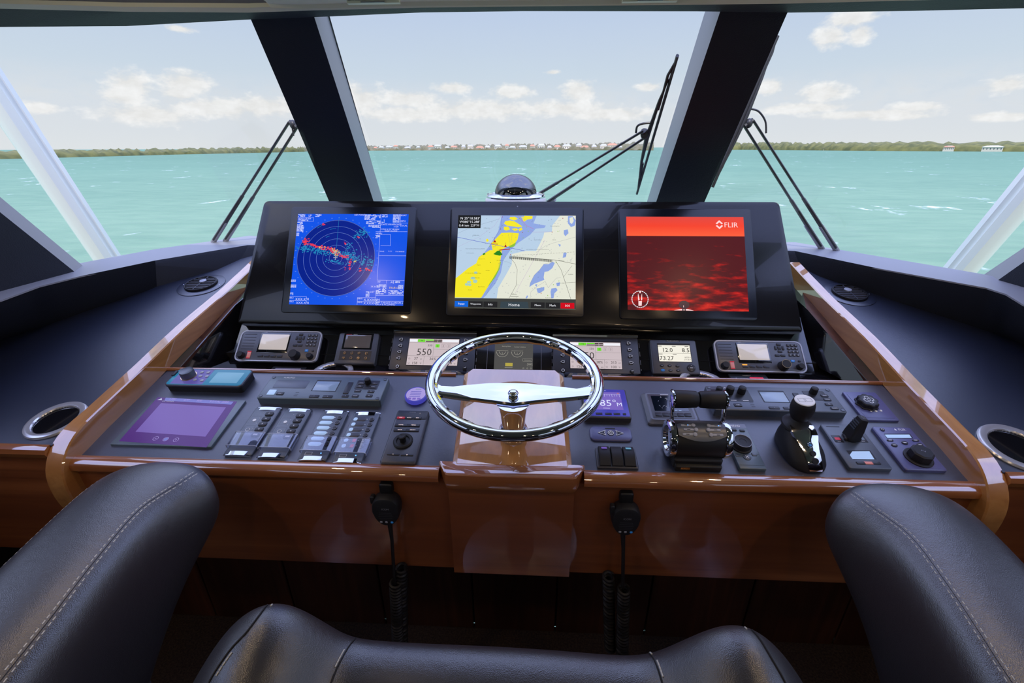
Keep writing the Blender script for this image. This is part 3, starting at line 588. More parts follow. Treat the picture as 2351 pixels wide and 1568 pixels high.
    g = G(); g.box(-1.03, 1.03, .855, 1.75, .62, .895, 'darkness'); g.box(-1.595, 1.595, 1.122, 1.14, .0, .61, 'darkness'); g.box(-1.02, 1.02, 1.3, 1.75, .89, .99, 'darkness'); g.build('carcass', console)
    # dash top behind the housing, and the black space under it
    g = G(); g.loft([[(-.70, 1.58, 1.335), (.70, 1.58, 1.335), (.70, 1.58, 1.20), (-.70, 1.58, 1.20)], [(-.70, 1.80, 1.31), (.70, 1.80, 1.31), (.70, 1.80, 1.20), (-.70, 1.80, 1.20)]], 'dash_leather'); g.build('dash_top', console)
    # cabinet doors under the fascia
    xs = [-1.59, -1.35, -1.1, -.79, -.46, -.136, .155, .47, .80, 1.12, 1.35, 1.59]
    for a, b in zip(xs, xs[1:]):
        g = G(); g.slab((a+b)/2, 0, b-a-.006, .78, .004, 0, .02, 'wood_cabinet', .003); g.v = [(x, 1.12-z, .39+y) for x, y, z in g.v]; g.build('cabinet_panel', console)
console_build()
# side dashboards
def side_dash(s):
    nm = 'left' if s < 0 else 'right'
    t = thing('side_dashboard', 'black leather covered dashboard on the %s of the helm console' % nm, 'dashboard')
    P = [(0, 765), (100, 740), (184, 712), (356, 657), (530, 612)] if s < 0 else [(2351, 775), (2300, 760), (2235, 742), (2048, 683), (1856, 625)]
    a = [DSH.hit(p) for p in P]
    g = G(); ys = [.826, .9, 1.0, 1.1, 1.2, 1.35, 1.5, 1.7, 1.88]
    bd = [(a_.y, abs(a_.x)) for a_ in a]+[(1.90, 1.06)]
    def xo(y):
        if y <= bd[0][0]: return s*min(1.595, bd[0][1]+.01)
        for (p, q), (u, v) in zip(bd, bd[1:]):
            if p <= y <= u: return s*(q+(v-q)*(y-p)/(u-p)+.05)
        return s*1.06
    L = []
    for y in ys: z = DSH.o.z+(y-1)*math.tan(DSH.a); L.append([(s*1.055, y, z), (xo(y), y, z), (xo(y), y, z-.03), (s*1.055, y, z-.03)])
    g.loft(L, 'dash_leather'); g.build('dash_cover', t)
    z = DSH.o.z+(.826-1)*math.tan(DSH.a)
    g = G(); g.loft([[(x, .832, z+.0), (x, .822, z+.001), (x, .812, z-.004), (x, .808, z-.014), (x, .812, z-.026), (x, .835, z-.028)] for x in (s*1.06, s*1.595)], 'wood_x'); g.build('front_edge', t)
    g = G(); g.box(*sorted((s*1.06, s*1.595)), .825, .845, .635, z-.02, 'wood_fascia'); g.build('fascia', t)
    return t
side_dash(-1); side_dash(1)
# ------------------------------------------------------------------ steering wheel
WH = Plane(.9763, 1.0867, 7.8)
def steering():
    M = WH.frame(V((.016, .9763, 1.0867))); inv = M.inverted(); t = thing('steering_wheel', 'large polished steel ship steering wheel with one wide spoke plate', 'steering wheel', M)
    R = .2014; g = G(); g.torus(R, .0125, 'chrome', 96, 16); g.build('rim', t)
    g = G(); L = []
    for i in range(192):
        a = 2*pi*i/192; k = .5+.5*cos(a*24); rr = .0066+.0012*k; c = R-.0110-.0006*k
        L.append([((c+rr*cos(b))*cos(a), (c+rr*cos(b))*sin(a), -.004+rr*1.3*sin(b)) for b in [2*pi*j/8 for j in range(8)]])
    L.append(L[0]); g.loft(L, 'chrome', False, False); g.build('finger_grip', t)
    def lc(x, y, h=0): p = inv @ WH.hit(C18(x, y), h); return (p.x, p.y)
    up = [(150, 560), (185, 590), (230, 613), (350, 620), (500, 603), (700, 587), (880, 584), (1100, 590), (1400, 620), (1580, 640), (1700, 615), (1745, 590)]
    lo = [(165, 705), (185, 703), (230, 708), (400, 733), (600, 755), (760, 775), (950, 800), (1130, 778), (1350, 755), (1550, 738), (1700, 722), (1750, 715)]
    U = [lc(*p) for p in up]; Lw = [lc(*p) for p in lo]; g = G(); L = []
    for i, ((ux, uy), (lx, ly)) in enumerate(zip(U, Lw)):
        z = -.004-.000*abs(ux); m = .5
        L.append([(ux, uy, z-.010), (ux, uy-.002, z-.001), (ux*.5+lx*.5, uy*.5+ly*.5, z+.001), (lx, ly+.003, z-.000), (lx, ly, z-.004), (lx, ly+.002, z-.011), (ux*.5+lx*.5, uy*.5+ly*.5, z-.013)])
    g.loft(L, 'chrome'); g.build('spoke_plate', t, smooth=50)
    cx, cy = lc(950, 690, .01); g = G(); g.lathe([(.0115, -.004), (.0115, .004), (.0122, .005), (.0105, .0085), (.0065, .0108), (.001, .0115)], 'chrome', 24, (cx, cy, 0)); g.build('centre_nut', t)
    g = G(); g.lathe([(.040, -.012), (.036, -.022), (.031, -.045), (.028, -.075), (.027, -.085), (.033, -.092), (.034, -.098), (.034, -.120)], 'chrome', 48, (cx, cy-.006, 0)); g.build('hub', t)
steering()
# ------------------------------------------------------------------ three big displays
class Scr(Dev): pass
def display(quad, scr, cr, label, draw):
    d = Dev('marine_display', label, 'display', MON, quad, .004, cr=cr); g = G()
    g.outline(rrect(d.w, d.d, .010, 5), .0003, .004, 'bezel', .0012); g.build('bezel', d.root)
    q = [V((*d.L(*p), 0)) for p in scr]; g = G()
    x0 = (q[0].x+q[2].x)/2; x1 = (q[1].x+q[3].x)/2; y1 = (q[0].y+q[1].y)/2; y0 = (q[2].y+q[3].y)/2
    draw(g, x0, y0, x1-x0, y1-y0, scr); g.build('screen', d.root)
def uvmap(scr):       # position inside a screen (0..1) of a measured point
    (ax, ay), (bx, by), (cx, cy), (dx, dy) = scr
    def f(x, y):
        u, v = .5, .5
        for _ in range(6):
            tx = (ax*(1-u)+bx*u)*v+(cx*(1-u)+dx*u)*(1-v); ty = (ay*(1-u)+by*u)*v+(cy*(1-u)+dy*u)*(1-v)
            u += (x-tx)/((bx-ax)*v+(dx-cx)*(1-v)); v -= (y-ty)/((cy-ay)*(1-u)+(dy-by)*u)
        return u, v
    return f
def marks(g, x, y, w, h, z, m, rows, fill=.75, gap=.3):       # unreadable fine rows of print
    for r in range(rows):
        cx = x; yy = y-h*(r+.5)/rows
        while cx < x+w:
            k = random.uniform(.01, .05)*1.0; k = min(k*.25, x+w-cx)
            if random.random() < fill: g.rect(cx+k/2, yy, k*.9, h/rows*.62, z, m)
            cx += k+gap*.004
def radar(g, X, Y, Wd, Hd, scr):
    f = uvmap(scr); P = lambda x, y: (X+f(x, y)[0]*Wd, Y+f(x, y)[1]*Hd); z = .0042
    g.rect(X+Wd/2, Y+Hd/2, Wd, Hd, z, 'r_blue'); k = Hd/1180
    c = P(728, 745); r = (P(1240, 745)[0]-P(232, 745)[0])/2; c = ((P(1240, 745)[0]+P(232, 745)[0])/2, c[1])
    g.disc(c[0], c[1], r, z+.0001, 'r_dark', n=72)
    for i in range(1, 7): g.ring(c[0], c[1], r*i/6.05, .0007, z+.0002, 'r_ring', n=72)
    g.line([P(780, 215), P(745, 620)], .0009, z+.0003, 'r_cyan')
    for i in range(36):
        a = i*pi/18; g.rect(c[0]+r*1.06*cos(a), c[1]+r*1.06*sin(a), .004, .0014, z+.0003, 'r_ring')
    def blob(x, y, sx, sy, n, m, ang=0):
        for _ in range(n):
            a = random.gauss(0, sx); b = random.gauss(0, sy); x1 = x+a*cos(ang)-b*sin(ang); y1 = y+a*sin(ang)+b*cos(ang); p = P(x1, y1)
            w_ = random.uniform(.0008, .0035)
            g.rect(p[0], p[1], w_*random.uniform(.6, 2.0), w_, z+.0004+random.random()*.0002, m)
    for (x, y, a, b, n) in ((340, 620, 55, 22, 90), (520, 650, 75, 22, 110), (900, 710, 90, 25, 110), (1100, 420, 40, 28, 50), (1010, 470, 28, 30, 30), (1180, 810, 20, 40, 50), (1095, 800, 12, 35, 24), (900, 600, 25, 30, 30), (730, 790, 50, 12, 30), (860, 820, 60, 12, 26), (640, 690, 70, 14, 50), (970, 760, 40, 20, 50)): blob(x, y, a, b, n, 'r_cyan', .12)
    for (x, y, a, b, n) in ((345, 540, 30, 22, 50), (470, 590, 60, 9, 50), (600, 625, 60, 12, 50), (700, 660, 40, 20, 50), (830, 725, 40, 12, 46), (925, 810, 8, 40, 26), (1055, 905, 8, 8, 8), (1170, 910, 8, 8, 8), (1195, 915, 8, 8, 8), (1130, 890, 6, 12, 8), (1030, 487, 8, 8, 8), (860, 565, 12, 8, 10), (580, 312, 9, 6, 8), (450, 575, 14, 8, 10), (915, 890, 6, 6, 5), (860, 885, 5, 5, 4)): blob(x, y, a, b, n, 'r_red', .2)
    blob(725, 665, 22, 22, 46, 'r_yellow'); blob(720, 668, 14, 14, 26, 'lcd_pale'); blob(560, 610, 40, 8, 16, 'r_yellow'); blob(985, 795, 14, 8, 10, 'r_yellow')
    g.line([P(500, 360), P(570, 318)], .0012, z+.0004, 'r_cyan'); g.line([P(660, 378), P(740, 365)], .0012, z+.0004, 'r_cyan'); g.line([P(610, 482), P(655, 465)], .0012, z+.0004, 'r_cyan')
    for a, b in (((735, 722), (735, 770)), ((710, 746), (758, 746))): g.line([P(*a), P(*b)], .0022, z+.0008, 'print_white')
    # panels of the read-out column
    for a, b in (((1318, 180), (1270, 1040)), ((1250, 410), (1650, 412)), ((1290, 722), (1635, 728)), ((1275, 1038), (1615, 1046)), ((1255, 1165), (1250, 1345)), ((1390, 1044), (1388, 1082)), ((1480, 1046), (1478, 1085)), ((1315, 448), (1440, 450)), ((1440, 450), (1436, 595)), ((1436, 597), (1312, 594)), ((1565, 180), (1560, 300)), ((1560, 298), (1655, 300)), ((250, 270), (450, 270)), ((450, 220), (447, 272)), ((245, 220), (450, 222)), ((140, 1232), (360, 1234)), ((360, 1234), (357, 1330)), ((138, 1280), (358, 1284)), ((1018, 1255), (1250, 1256)), ((1016, 1300), (1248, 1304)), ((1018, 1255), (1014, 1345)), ((1250, 1302), (1605, 1308)), ((1255, 1232), (1608, 1236))): g.line([P(*a), P(*b)], .0007, z+.0003, 'r_text')
    tx = lambda s, x, y, h, al='l', m='r_text': g.text(s, *P(x, y), h*k, z+.0004, m, al=al)
    tx('HEAD UP RM', 252, 236, 20); tx('LP', 388, 196, 28); tx('REF POINT', 978, 188, 20); tx('BOAT', 1568, 196, 20); tx('GPS1', 1565, 272, 22); tx('DATE 09/APR/2020', 1322, 315, 22); tx('11:20', 1480, 345, 20); tx('LOCAL', 1562, 332, 20)
    tx('COG N 25°18.580N', 1318, 378, 20); tx('W080°15.670W', 1360, 402, 18); tx('MENU', 1252, 436, 20); tx('TT', 1272, 1062, 24); tx('AIS', 1440, 1066, 24); tx('24 26', 1188, 1118, 20); tx('TRUE-G', 1420, 1136, 24, m='r_yellow'); tx('TARGET/CURSOR', 1320, 1322, 22); tx('DATA & ACQ/MENU', 1255, 1346, 22)
    tx('EBL1', 142, 1246, 18); tx('XXX.X°R', 215, 1262, 32); tx('EBL2', 142, 1292, 18); tx('XXX.X°R', 225, 1308, 30); tx('VRM1', 1020, 1268, 18); tx('X.XXXNM', 1098, 1284, 30); tx('VRM2', 1018, 1314, 18); tx('X.XXXNM', 1096, 1326, 28); tx('LIST', 1182, 1186, 22); tx('WAVE', 1300, 668, 14); tx('71.2°F', 1408, 668, 14); tx('TTG 00:00:00', 1500, 672, 14)
    for (x, y, w_, h_, n) in ((250, 178, 90, 34, 3), (475, 178, 75, 36, 3), (250, 248, 130, 22, 2), (240, 276, 60, 130, 8), (295, 318, 26, 100, 5), (228, 418, 35, 46, 3), (1108, 182, 200, 75, 6), (1128, 262, 180, 50, 4), (1155, 318, 155, 42, 3), (1330, 182, 70, 40, 4), (1470, 182, 80, 110, 7), (1325, 250, 35, 44, 3), (1245, 455, 55, 44, 3), (160, 1018, 60, 32, 2), (155, 1080, 70, 42, 3), (148, 1180, 40, 36, 3), (1262, 1090, 120, 130, 9), (1412, 1165, 190, 60, 5), (1500, 1048, 60, 30, 2), (1540, 1100, 60, 60, 4), (1125, 1178, 45, 70, 5), (1250, 1308, 60, 30, 2)):
        a = P(x, y); b = P(x+w_, y+h_); marks(g, a[0], a[1], b[0]-a[0], a[1]-b[1], z+.0004, 'r_text', n, .8, .15)
    g.disc(*P(1592, 1333), .0022, z+.0005, 'lcd_pale')
def chart(g, X, Y, Wd, Hd, scr):
    f = uvmap(scr); P = lambda x, y: (X+min(1, max(0, f(x, y)[0]))*Wd, Y+min(1, max(0, f(x, y)[1]))*Hd); z = .0042; k = Hd/1195
    def area(pts, m, dz=.0001): g.poly([P(*p) for p in pts], z+dz, m)
    def ln(pts, w, m, dz=.0005): g.line([P(*p) for p in pts], w, z+dz, m)
    g.rect(X+Wd/2, Y+Hd/2, Wd, Hd, z, 'c_deep')
    area([(222, 190), (1540, 198), (1440, 330), (1440, 410), (1340, 420), (1330, 470), (1290, 560), (1240, 660), (1100, 660), (930, 700), (930, 830), (860, 960), (760, 1130), (740, 1270), (193, 1265)], 'c_mid')
    area([(790, 195), (1240, 200), (1200, 300), (1360, 330), (1340, 360), (1230, 370), (1160, 450), (1000, 560), (900, 660), (820, 780), (790, 940), (720, 1080), (600, 1230), (560, 1268), (520, 1268), (640, 1100), (760, 900), (780, 740), (560, 700), (660, 560), (750, 400)], 'c_shallow', .0002)
    area([(222, 1000), (370, 880), (470, 820), (500, 740), (640, 650), (680, 650), (660, 560), (700, 520), (790, 425), (900, 420), (1015, 430), (1000, 510), (945, 590), (880, 600), (800, 640), (790, 720), (780, 800), (760, 900), (700, 1010), (620, 1130), (540, 1258), (193, 1255), (200, 1010)], 'c_land', .0003)
    for pts in ([(900, 215), (960, 212), (1000, 240), (950, 262), (890, 240)], [(840, 270), (900, 260), (960, 275), (1030, 320), (1060, 345), (1000, 350), (940, 340), (860, 330), (820, 300)], [(820, 345), (880, 340), (900, 380), (850, 395), (820, 380)], [(920, 372), (980, 362), (1010, 385), (960, 400)], [(1010, 375), (1050, 355), (1060, 385), (1020, 402)], [(1080, 200), (1190, 205), (1185, 240), (1120, 250), (1080, 280), (1060, 250)], [(590, 510), (615, 500), (630, 530), (600, 545)], [(1040, 215), (1070, 210), (1060, 240)]): area(pts, 'c_land', .0004)
    area([(945, 570), (985, 545), (960, 600), (900, 620), (890, 600)], 'c_green', .0004); area([(790, 800), (770, 900), (710, 1010), (640, 1100), (620, 1120), (690, 1010), (760, 890), (780, 800)], 'c_green', .0005)
    area([(690, 700), (740, 660), (770, 655), (810, 710), (770, 722), (720, 712)], 'c_dgreen', .0006); area([(550, 700), (570, 685), (590, 700), (560, 715)], 'c_dgreen', .0006)
    area([(1290, 900), (1340, 830), (1400, 830), (1450, 800), (1480, 815), (1450, 880), (1400, 920), (1350, 930), (1340, 1000), (1350, 1030), (1220, 1080), (1160, 1120), (1170, 1070), (1220, 970)], 'c_shallow', .0002)
    for pts in ([(1590, 390), (1640, 380), (1650, 430), (1610, 470), (1590, 440)], [(1640, 205), (1700, 205), (1740, 260), (1730, 330), (1680, 350), (1640, 300)], [(1590, 680), (1630, 685), (1620, 740), (1580, 750)], [(1520, 570), (1555, 580), (1540, 610)], [(1440, 1140), (1500, 1130), (1520, 1160), (1480, 1200), (1470, 1262), (1440, 1262), (1430, 1180)], [(1250, 1140), (1350, 1120), (1350, 1160), (1290, 1200), (1265, 1190)], [(1500, 1070), (1550, 1060), (1545, 1105), (1510, 1110)], [(1230, 1090), (1260, 1085), (1250, 1120)], [(1110, 1262), (1130, 1225), (1145, 1235), (1130, 1265)]): area(pts, 'c_shallow', .0002)
    area([(1660, 230), (1700, 215), (1715, 270), (1690, 310), (1665, 290)], 'c_deep', .0003)
    for (x, y, rx, ry) in ((430, 1010, 30, 18), (460, 1050, 28, 22), (350, 1090, 22, 18), (390, 1095, 22, 16), (465, 940, 22, 16), (380, 1060, 26, 16)): g.disc(*P(x, y), rx*k, z+.0006, 'c_lake', ry=ry*k)
    ln([(222, 480), (650, 570), (860, 610), (1090, 660)], .0012, 'c_blue'); ln([(900, 735), (1500, 780), (1750, 830)], .0010, 'e_black'); ln([(900, 725), (1600, 790)], .0008, 'e_black')
    for i in range(44): x = 905+i*12.5; y = 742+i*1.05; ln([(x, y-8), (x, y+16)], .0013 if i % 2 else .0022, 'e_black')
    for i in range(22): x = 950+i*36; y = 720-i*2.1; ln([(x, y), (x+22, y-1.3)], .0006, 'e_black')
    ln([(900, 740), (970, 820), (1000, 900), (990, 1100), (900, 1262)], .0008, 'e_dgrey'); ln([(1490, 790), (1560, 900), (1620, 1070), (1690, 1275)], .0009, 'e_dgrey'); ln([(1580, 1070), (1750, 1060)], .0007, 'e_dgrey'); ln([(1700, 850), (1640, 930), (1590, 1000)], .0006, 'e_dgrey')
    ln([(1000, 205), (1060, 270), (1110, 330), (1200, 370)], .0016, 'c_mag'); ln([(1440, 410), (1200, 415), (1150, 380)], .0006, 'c_mag'); ln([(1350, 520), (1060, 1050), (980, 1200)], .0005, 'c_mag'); ln([(222, 610), (500, 480), (700, 330), (780, 200)], .0004, 'c_mag')
    for pts in ([(222, 430), (400, 350), (600, 290), (760, 240)], [(500, 740), (640, 650), (660, 560), (750, 420), (790, 330), (780, 200)], [(780, 760), (740, 960), (600, 1230)], [(1160, 1120), (1170, 1070), (1220, 970), (1290, 900), (1340, 830), (1470, 800)], [(1240, 680), (1350, 600), (1450, 560), (1600, 520), (1740, 480)], [(1170, 1262), (1180, 1180), (1280, 1100), (1360, 1050), (1400, 1130), (1500, 1010), (1560, 1000)], [(880, 440), (890, 500), (905, 560), (900, 600)], [(930, 430), (920, 500), (930, 560)], [(830, 800), (870, 800), (930, 830)]): ln(pts, .0004, 'c_line')
    for (x, y, s_) in ((705, 540, 1.2), (845, 600, 1.0)): area([(x-16*s_, y+10), (x+16*s_, y+10), (x+8*s_, y-14), (x-6*s_, y-18)], 'c_red', .0007); ln([(x, y-10), (x-2, y-60*s_*.8)], .0008, 'c_red')
    ln([(660, 568), (745, 572)], .0018, 'c_red', .0008); ln([(770, 650), (900, 635)], .0030, 'c_red', .0008)
    for (x, y, m) in ((1515, 407, 'c_green'), (1575, 235, 'c_red'), (1060, 420, 'c_red'), (1070, 490, 'c_green'), (910, 710, 'c_red'), (845, 730, 'c_green'), (1160, 985, 'c_green'), (1495, 810, 'c_green'), (1535, 1045, 'c_green'), (1465, 1092, 'c_green'), (1395, 1228, 'c_green'), (655, 810, 'c_dgreen'), (640, 600, 'c_green'), (780, 375, 'c_red'), (1110, 350, 'c_green'), (920, 670, 'c_green'), (1020, 235, 'c_green'), (1135, 405, 'c_green'), (1310, 1200, 'c_red'), (1440, 415, 'c_red'), (800, 215, 'c_red')): g.rect(*P(x, y), .0022, .0028, z+.0008, m)
    R = random.Random(3)
    for _ in range(150):
        x = R.uniform(240, 1730); y = R.uniform(215, 1250)
        if (x < 530 and y < 370) or (x < 780 and y > 660 and x+y*.9 > 900 and x < 780-(y-700)*.35): continue
        g.text(str(R.choice((4, 5, 6, 8, 9, 10, 11, 12, 13, 14, 15, 16, 18, 19))), *P(x, y), 10*k, z+.0006, 'c_line')
    T = lambda s, x, y, h=11, m='e_black', al='l': g.text(s, *P(x, y), h*k, z+.0009, m, al=al)
    T('Florida Keys National Marine Sanctuary (FKNMS)', 330, 632); T('John Pennekamp Coral Reef State Park (PROTECTED A)', 1115, 642); T('Key Largo', 595, 913); T('Crocodile Lake National Wildlife Refuge', 330, 946); T('Crocodile Lake', 415, 1005); T('Key Largo', 370, 1160); T('Basin Center', 500, 1118); T('Mangrove', 480, 843); T('No Discharge Zone', 340, 688)
    T('Biscayne National Park', 1420, 338); T('Collins Area', 560, 360); T('Collins Area', 422, 455); T('FLORIDA', 1650, 962); T('Turtle Harbor', 1362, 1257); T('200nm', 930, 1212, 16); T('Hawk Channel', 1210, 517); T('Wk Pk', 1445, 518); T('Dispensary Point', 500, 765); T('High Mangrove Pt', 735, 782); T('Key Largo Beach', 1520, 1072)
    ln([(918, 1245), (1020, 1245)], .0010, 'e_black')
    g.poly([P(225, 190), P(524, 192), P(520, 362), P(222, 362)], z+.0010, 'e_black')
    T2 = lambda s, x, y, h, al='c', m='e_white': g.text(s, *P(x, y), h*k, z+.0013, m, al=al)
    T2("N 25°18.583'", 384, 232, 34); T2("W080°15.288'", 376, 278, 32); T2('0.41nm', 305, 326, 30); T2('229°M', 445, 326, 30)
    g.poly([P(195, 1262), P(1752, 1275), P(1752, 1400), P(195, 1385)], z+.0010, 'c_bar')
    for (x0, x1, m, s, h) in ((200, 372, 'c_engage', 'Engage', 27), (380, 560, 'c_bar2', 'Waypoints', 27), (572, 750, 'c_bar2', 'Info', 26), (1180, 1358, 'c_bar2', 'Menu', 24), (1370, 1552, 'c_bar2', 'Mark', 26), (1560, 1735, 'c_sos', 'SOS', 24)):
        a, b = P(x0, 1300+(x0-200)*.014), P(x1, 1372+(x0-200)*.014); g.rect((a[0]+b[0])/2, (a[1]+b[1])/2, b[0]-a[0], a[1]-b[1], z+.0012, m); g.text(s, (a[0]+b[0])/2, (a[1]+b[1])/2, h*k, z+.0014, 'e_white')
    g.poly([P(785, 1385), P(795, 1305), P(1140, 1308), P(1155, 1390)], z+.0012, 'c_home'); T2('Home', 966, 1346, 38)
def thermalimg(g, X, Y, Wd, Hd, scr):
    f = uvmap(scr); P = lambda x, y: (X+f(x, y)[0]*Wd, Y+f(x, y)[1]*Hd); z = .0042; k = Hd/1160
    g.rect(X+Wd/2, Y+Hd/2, Wd, Hd, z, 'thermal_image')
    g.text('FLIR', *P(1498, 312), 62*k, z+.0004, 'f_logo'); cx, cy = P(1352, 308)
    for s in (1, -1):
        g.poly([(cx-.0115, cy+s*.004), (cx, cy+s*.0150), (cx+.0115, cy+s*.004), (cx+.007, cy+s*.0015), (cx, cy+s*.008), (cx-.007, cy+s*.0015)], z+.0004, 'f_logo')
    cx, cy = P(384, 1232); r = 94*k
    for i in range(26):
        a = 2*pi*i/26; g.line([(cx+r*cos(a-.06), cy+r*1.06*sin(a-.06)), (cx+r*cos(a+.06), cy+r*1.06*sin(a+.06))], .0024, z+.0004, 'e_white')
    for pts in ([(360, 1160), (380, 1240), (360, 1250), (356, 1180)], [(408, 1160), (412, 1240), (396, 1250), (402, 1180)], [(370, 1135), (398, 1135), (388, 1160), (378, 1160)], [(364, 1255), (408, 1255), (406, 1312), (366, 1312)]): g.poly([P(*p) for p in pts], z+.0004, 'f_logo')
    g.disc(*P(935, 1300), 62*k, z+.0004, 'f_dark', ry=50*k); g.rect(*P(922, 1360), .004, .006, z+.0005, 'f_dark'); g.rect(*P(950, 1360), .004, .006, z+.0005, 'f_dark'); g.rect(*P(930, 1318), .0016, .006, z+.0006, 'f_logo')
    g.poly([P(810, 1366), P(900, 1350), P(985, 1350), P(1060, 1370)], z+.0003, 'f_logo')
S11 = [(250, 172), (1668, 180), (133, 1327), (1602, 1365)]; S12 = [(230, 190), (1740, 200), (195, 1385), (1752, 1400)]; S13 = [(195, 197), (1645, 212), (232, 1362), (1740, 1378)]
display([(160, 80), (1770, 90), (30, 1435), (1700, 1470)], S11, C11, 'left display in the black housing showing a blue radar picture', radar)
display([(130, 88), (1838, 98), (85, 1480), (1860, 1505)], S12, C12, 'middle display in the black housing showing a yellow and blue sea chart', chart)
display([(92, 95), (1745, 118), (140, 1475), (1845, 1488)], S13, C13, 'right display in the black housing showing a red thermal camera picture', thermalimg)
# ------------------------------------------------------------------ radio panel devices
def vhf(side):
    if side < 0: cr, quad, mx = C14, [(322, 98), (1425, 130), (222, 512), (1322, 548)], lambda x, y: (x, y)
    else: cr, quad, mx = C17, [(938, 165), (2015, 175), (1012, 562), (2118, 556)], None
    d = Dev('marine_radio', 'black marine radio with silver rim on the %s of the radio panel' % ('left' if side < 0 else 'right'), 'radio', RAD, quad, .028, 'marine radios', cr)
    w, h = d.w, d.d; g = G(); g.slab(0, 0, w-.012, h-.010, .014, .001, .020, 'black', .002); g.slab(0, 0, w-.002, h-.002, .016, .018, .0265, 'body_dark', .001); g.slab(0, 0, w-.010, h-.010, .013, .026, .0285, 'body_grey', .0008); z = .0286
    def X(u): return (u-.5)*w
    def Y(v): return (v-.5)*h
    for i in range(6): g.rect(X(.125), Y(.86-i*.095), w*.15, .0018, z, 'print_dark')
    g.rect(X(.30), Y(.93), w*.04, .002, z, 'print_grey'); g.text('ICOM', X(.30), Y(.925), .0026, z+.0001, 'print_white'); g.build('body', d.root)
    g = G(); P = rrect(w, h, .018, 6); Q = rrect(w-.009, h-.009, .0145, 6)
    g.loft([[(*p, .022) for p in P], [(*p, .0275) for p in P], [(p[0]*.995, p[1]*.99, .029) for p in P], [(*p, .0288) for p in Q], [(*p, .026) for p in Q]], 'satin', False, False); g.build('rim', d.root)
    g = G(); g.slab(X(.435), Y(.60), w*.37, h*.66, .004, .028, .0292, 'gloss_black', .0005); g.slab(X(.435), Y(.62), w*.335, h*.50, .002, .0292, .0298, 'lcd_cream', .0003); g.build('screen', d.root)
    def bt(u, v, bw, bh, m='button', name='key', t=None, th=.45):
        g = G(); g.slab(X(u), Y(v), bw*w, bh*h, .0016, .028, .0302, m, .0006)
        if t: g.text(t, X(u), Y(v), bh*h*th, .0303, 'print_white')
        g.build(name, d.root)
    for i in range(4): bt(.315+i*.078, .165, .062, .072, t='—' if False else None, name='soft_key')
    for r in range(4):
        for c in range(3): bt(.845+c*.043, .86-r*.105, .035, .075, 'key_grey', t=['1', '2', '3', '4', '5', '6', '7', '8', '9', '*', '0', '#'][r*3+c])
    for (u, v, a, b) in ((.74, .88, .05, .075), (.74, .66, .05, .075), (.698, .77, .025, .13), (.782, .77, .025, .13), (.74, .77, .04, .10)): bt(u, v, a, b, 'button', 'arrow_key')
    bt(.70, .53, .052, .07); bt(.762, .53, .052, .07); bt(.855, .36, .042, .075, 'key_blue', t='C', th=.4); bt(.93, .36, .025, .06)
    def kn(u, v, r, hh, ring=None):
        g = G(); g.lathe([(r*1.15, .0275), (r*1.1, .031), (r, .033), (r*.95, .0285+hh-.002), (r*.86, .0285+hh)], 'rubber', 28, (X(u), Y(v), 0))
        if ring: g.ring(X(u), Y(v), r*.9, r*.1, .0286+hh, ring)
        g.build('knob', d.root)
    kn(.085, .17, .0105, .014); kn(.735, .19, .0145, .022, 'gold' if side > 0 else None); kn(.915, .17, .009, .014)
    g = G(); g.slab(X(.172), Y(.19), w*.045, h*.22, .0015, .028, .0305, 'key_coral', .0006); g.rect(X(.172), Y(.30), w*.05, h*.035, .0307, 'key_red'); g.rect(X(.172), Y(.09), w*.045, h*.03, .0307, 'key_red'); g.build('distress_cover', d.root)
    if side > 0:
        g = G(); g.rect(X(.31), Y(.215), w*.055, h*.035, .0300, 'e_orange'); g.build('lit_marker', d.root)
vhf(-1); vhf(1)
def autopilot_small():
    d = Dev('pilot_display', 'small grey instrument with eight round buttons right of the left marine radio', 'instrument', RAD, [(1645, 132), (2175, 152), (1560, 550), (2110, 575)], .022, cr=C14)
    g = d.body('body_grey', .006, .003); z = .0222; w, h = d.w, d.d; g.rect(0, h*.02+h*.2, w*.74, h*.52, z, 'gloss_black'); g.rect(-w*.25, h*.44, w*.14, .002, z, 'key_red'); g.rect(-w*.09, h*.44, w*.1, .002, z, 'print_white'); g.rect(0, -h*.235, w*.78, h*.30, z, 'button'); g.build('body', d.root)
    g = G(); g.slab(.0, h*.22, w*.64, h*.42, .001, .0222, .0228, 'lcd_brown', .0003); g.rect(-w*.02, h*.22, w*.5, h*.34, .0230, 'lcd_brown'); g.build('screen', d.root)
    for r in range(2):
        for c in range(4):
            x = (-.27+c*.18)*w; y = (-.16-r*.155)*h; g = G(); g.cyl(x, y, .0042, .022, .0236, 'button', .0005, 18); g.ring(x, y, .0036, .0007, .0238, 'gold', n=20)
            if c % 2 == 0: s = 1 if r == 0 else -1; g.poly([(x-.0015, y-.001*s), (x+.0015, y-.001*s), (x, y+.0014*s)], .0239, 'gold')
            g.build('button', d.root)
autopilot_small()
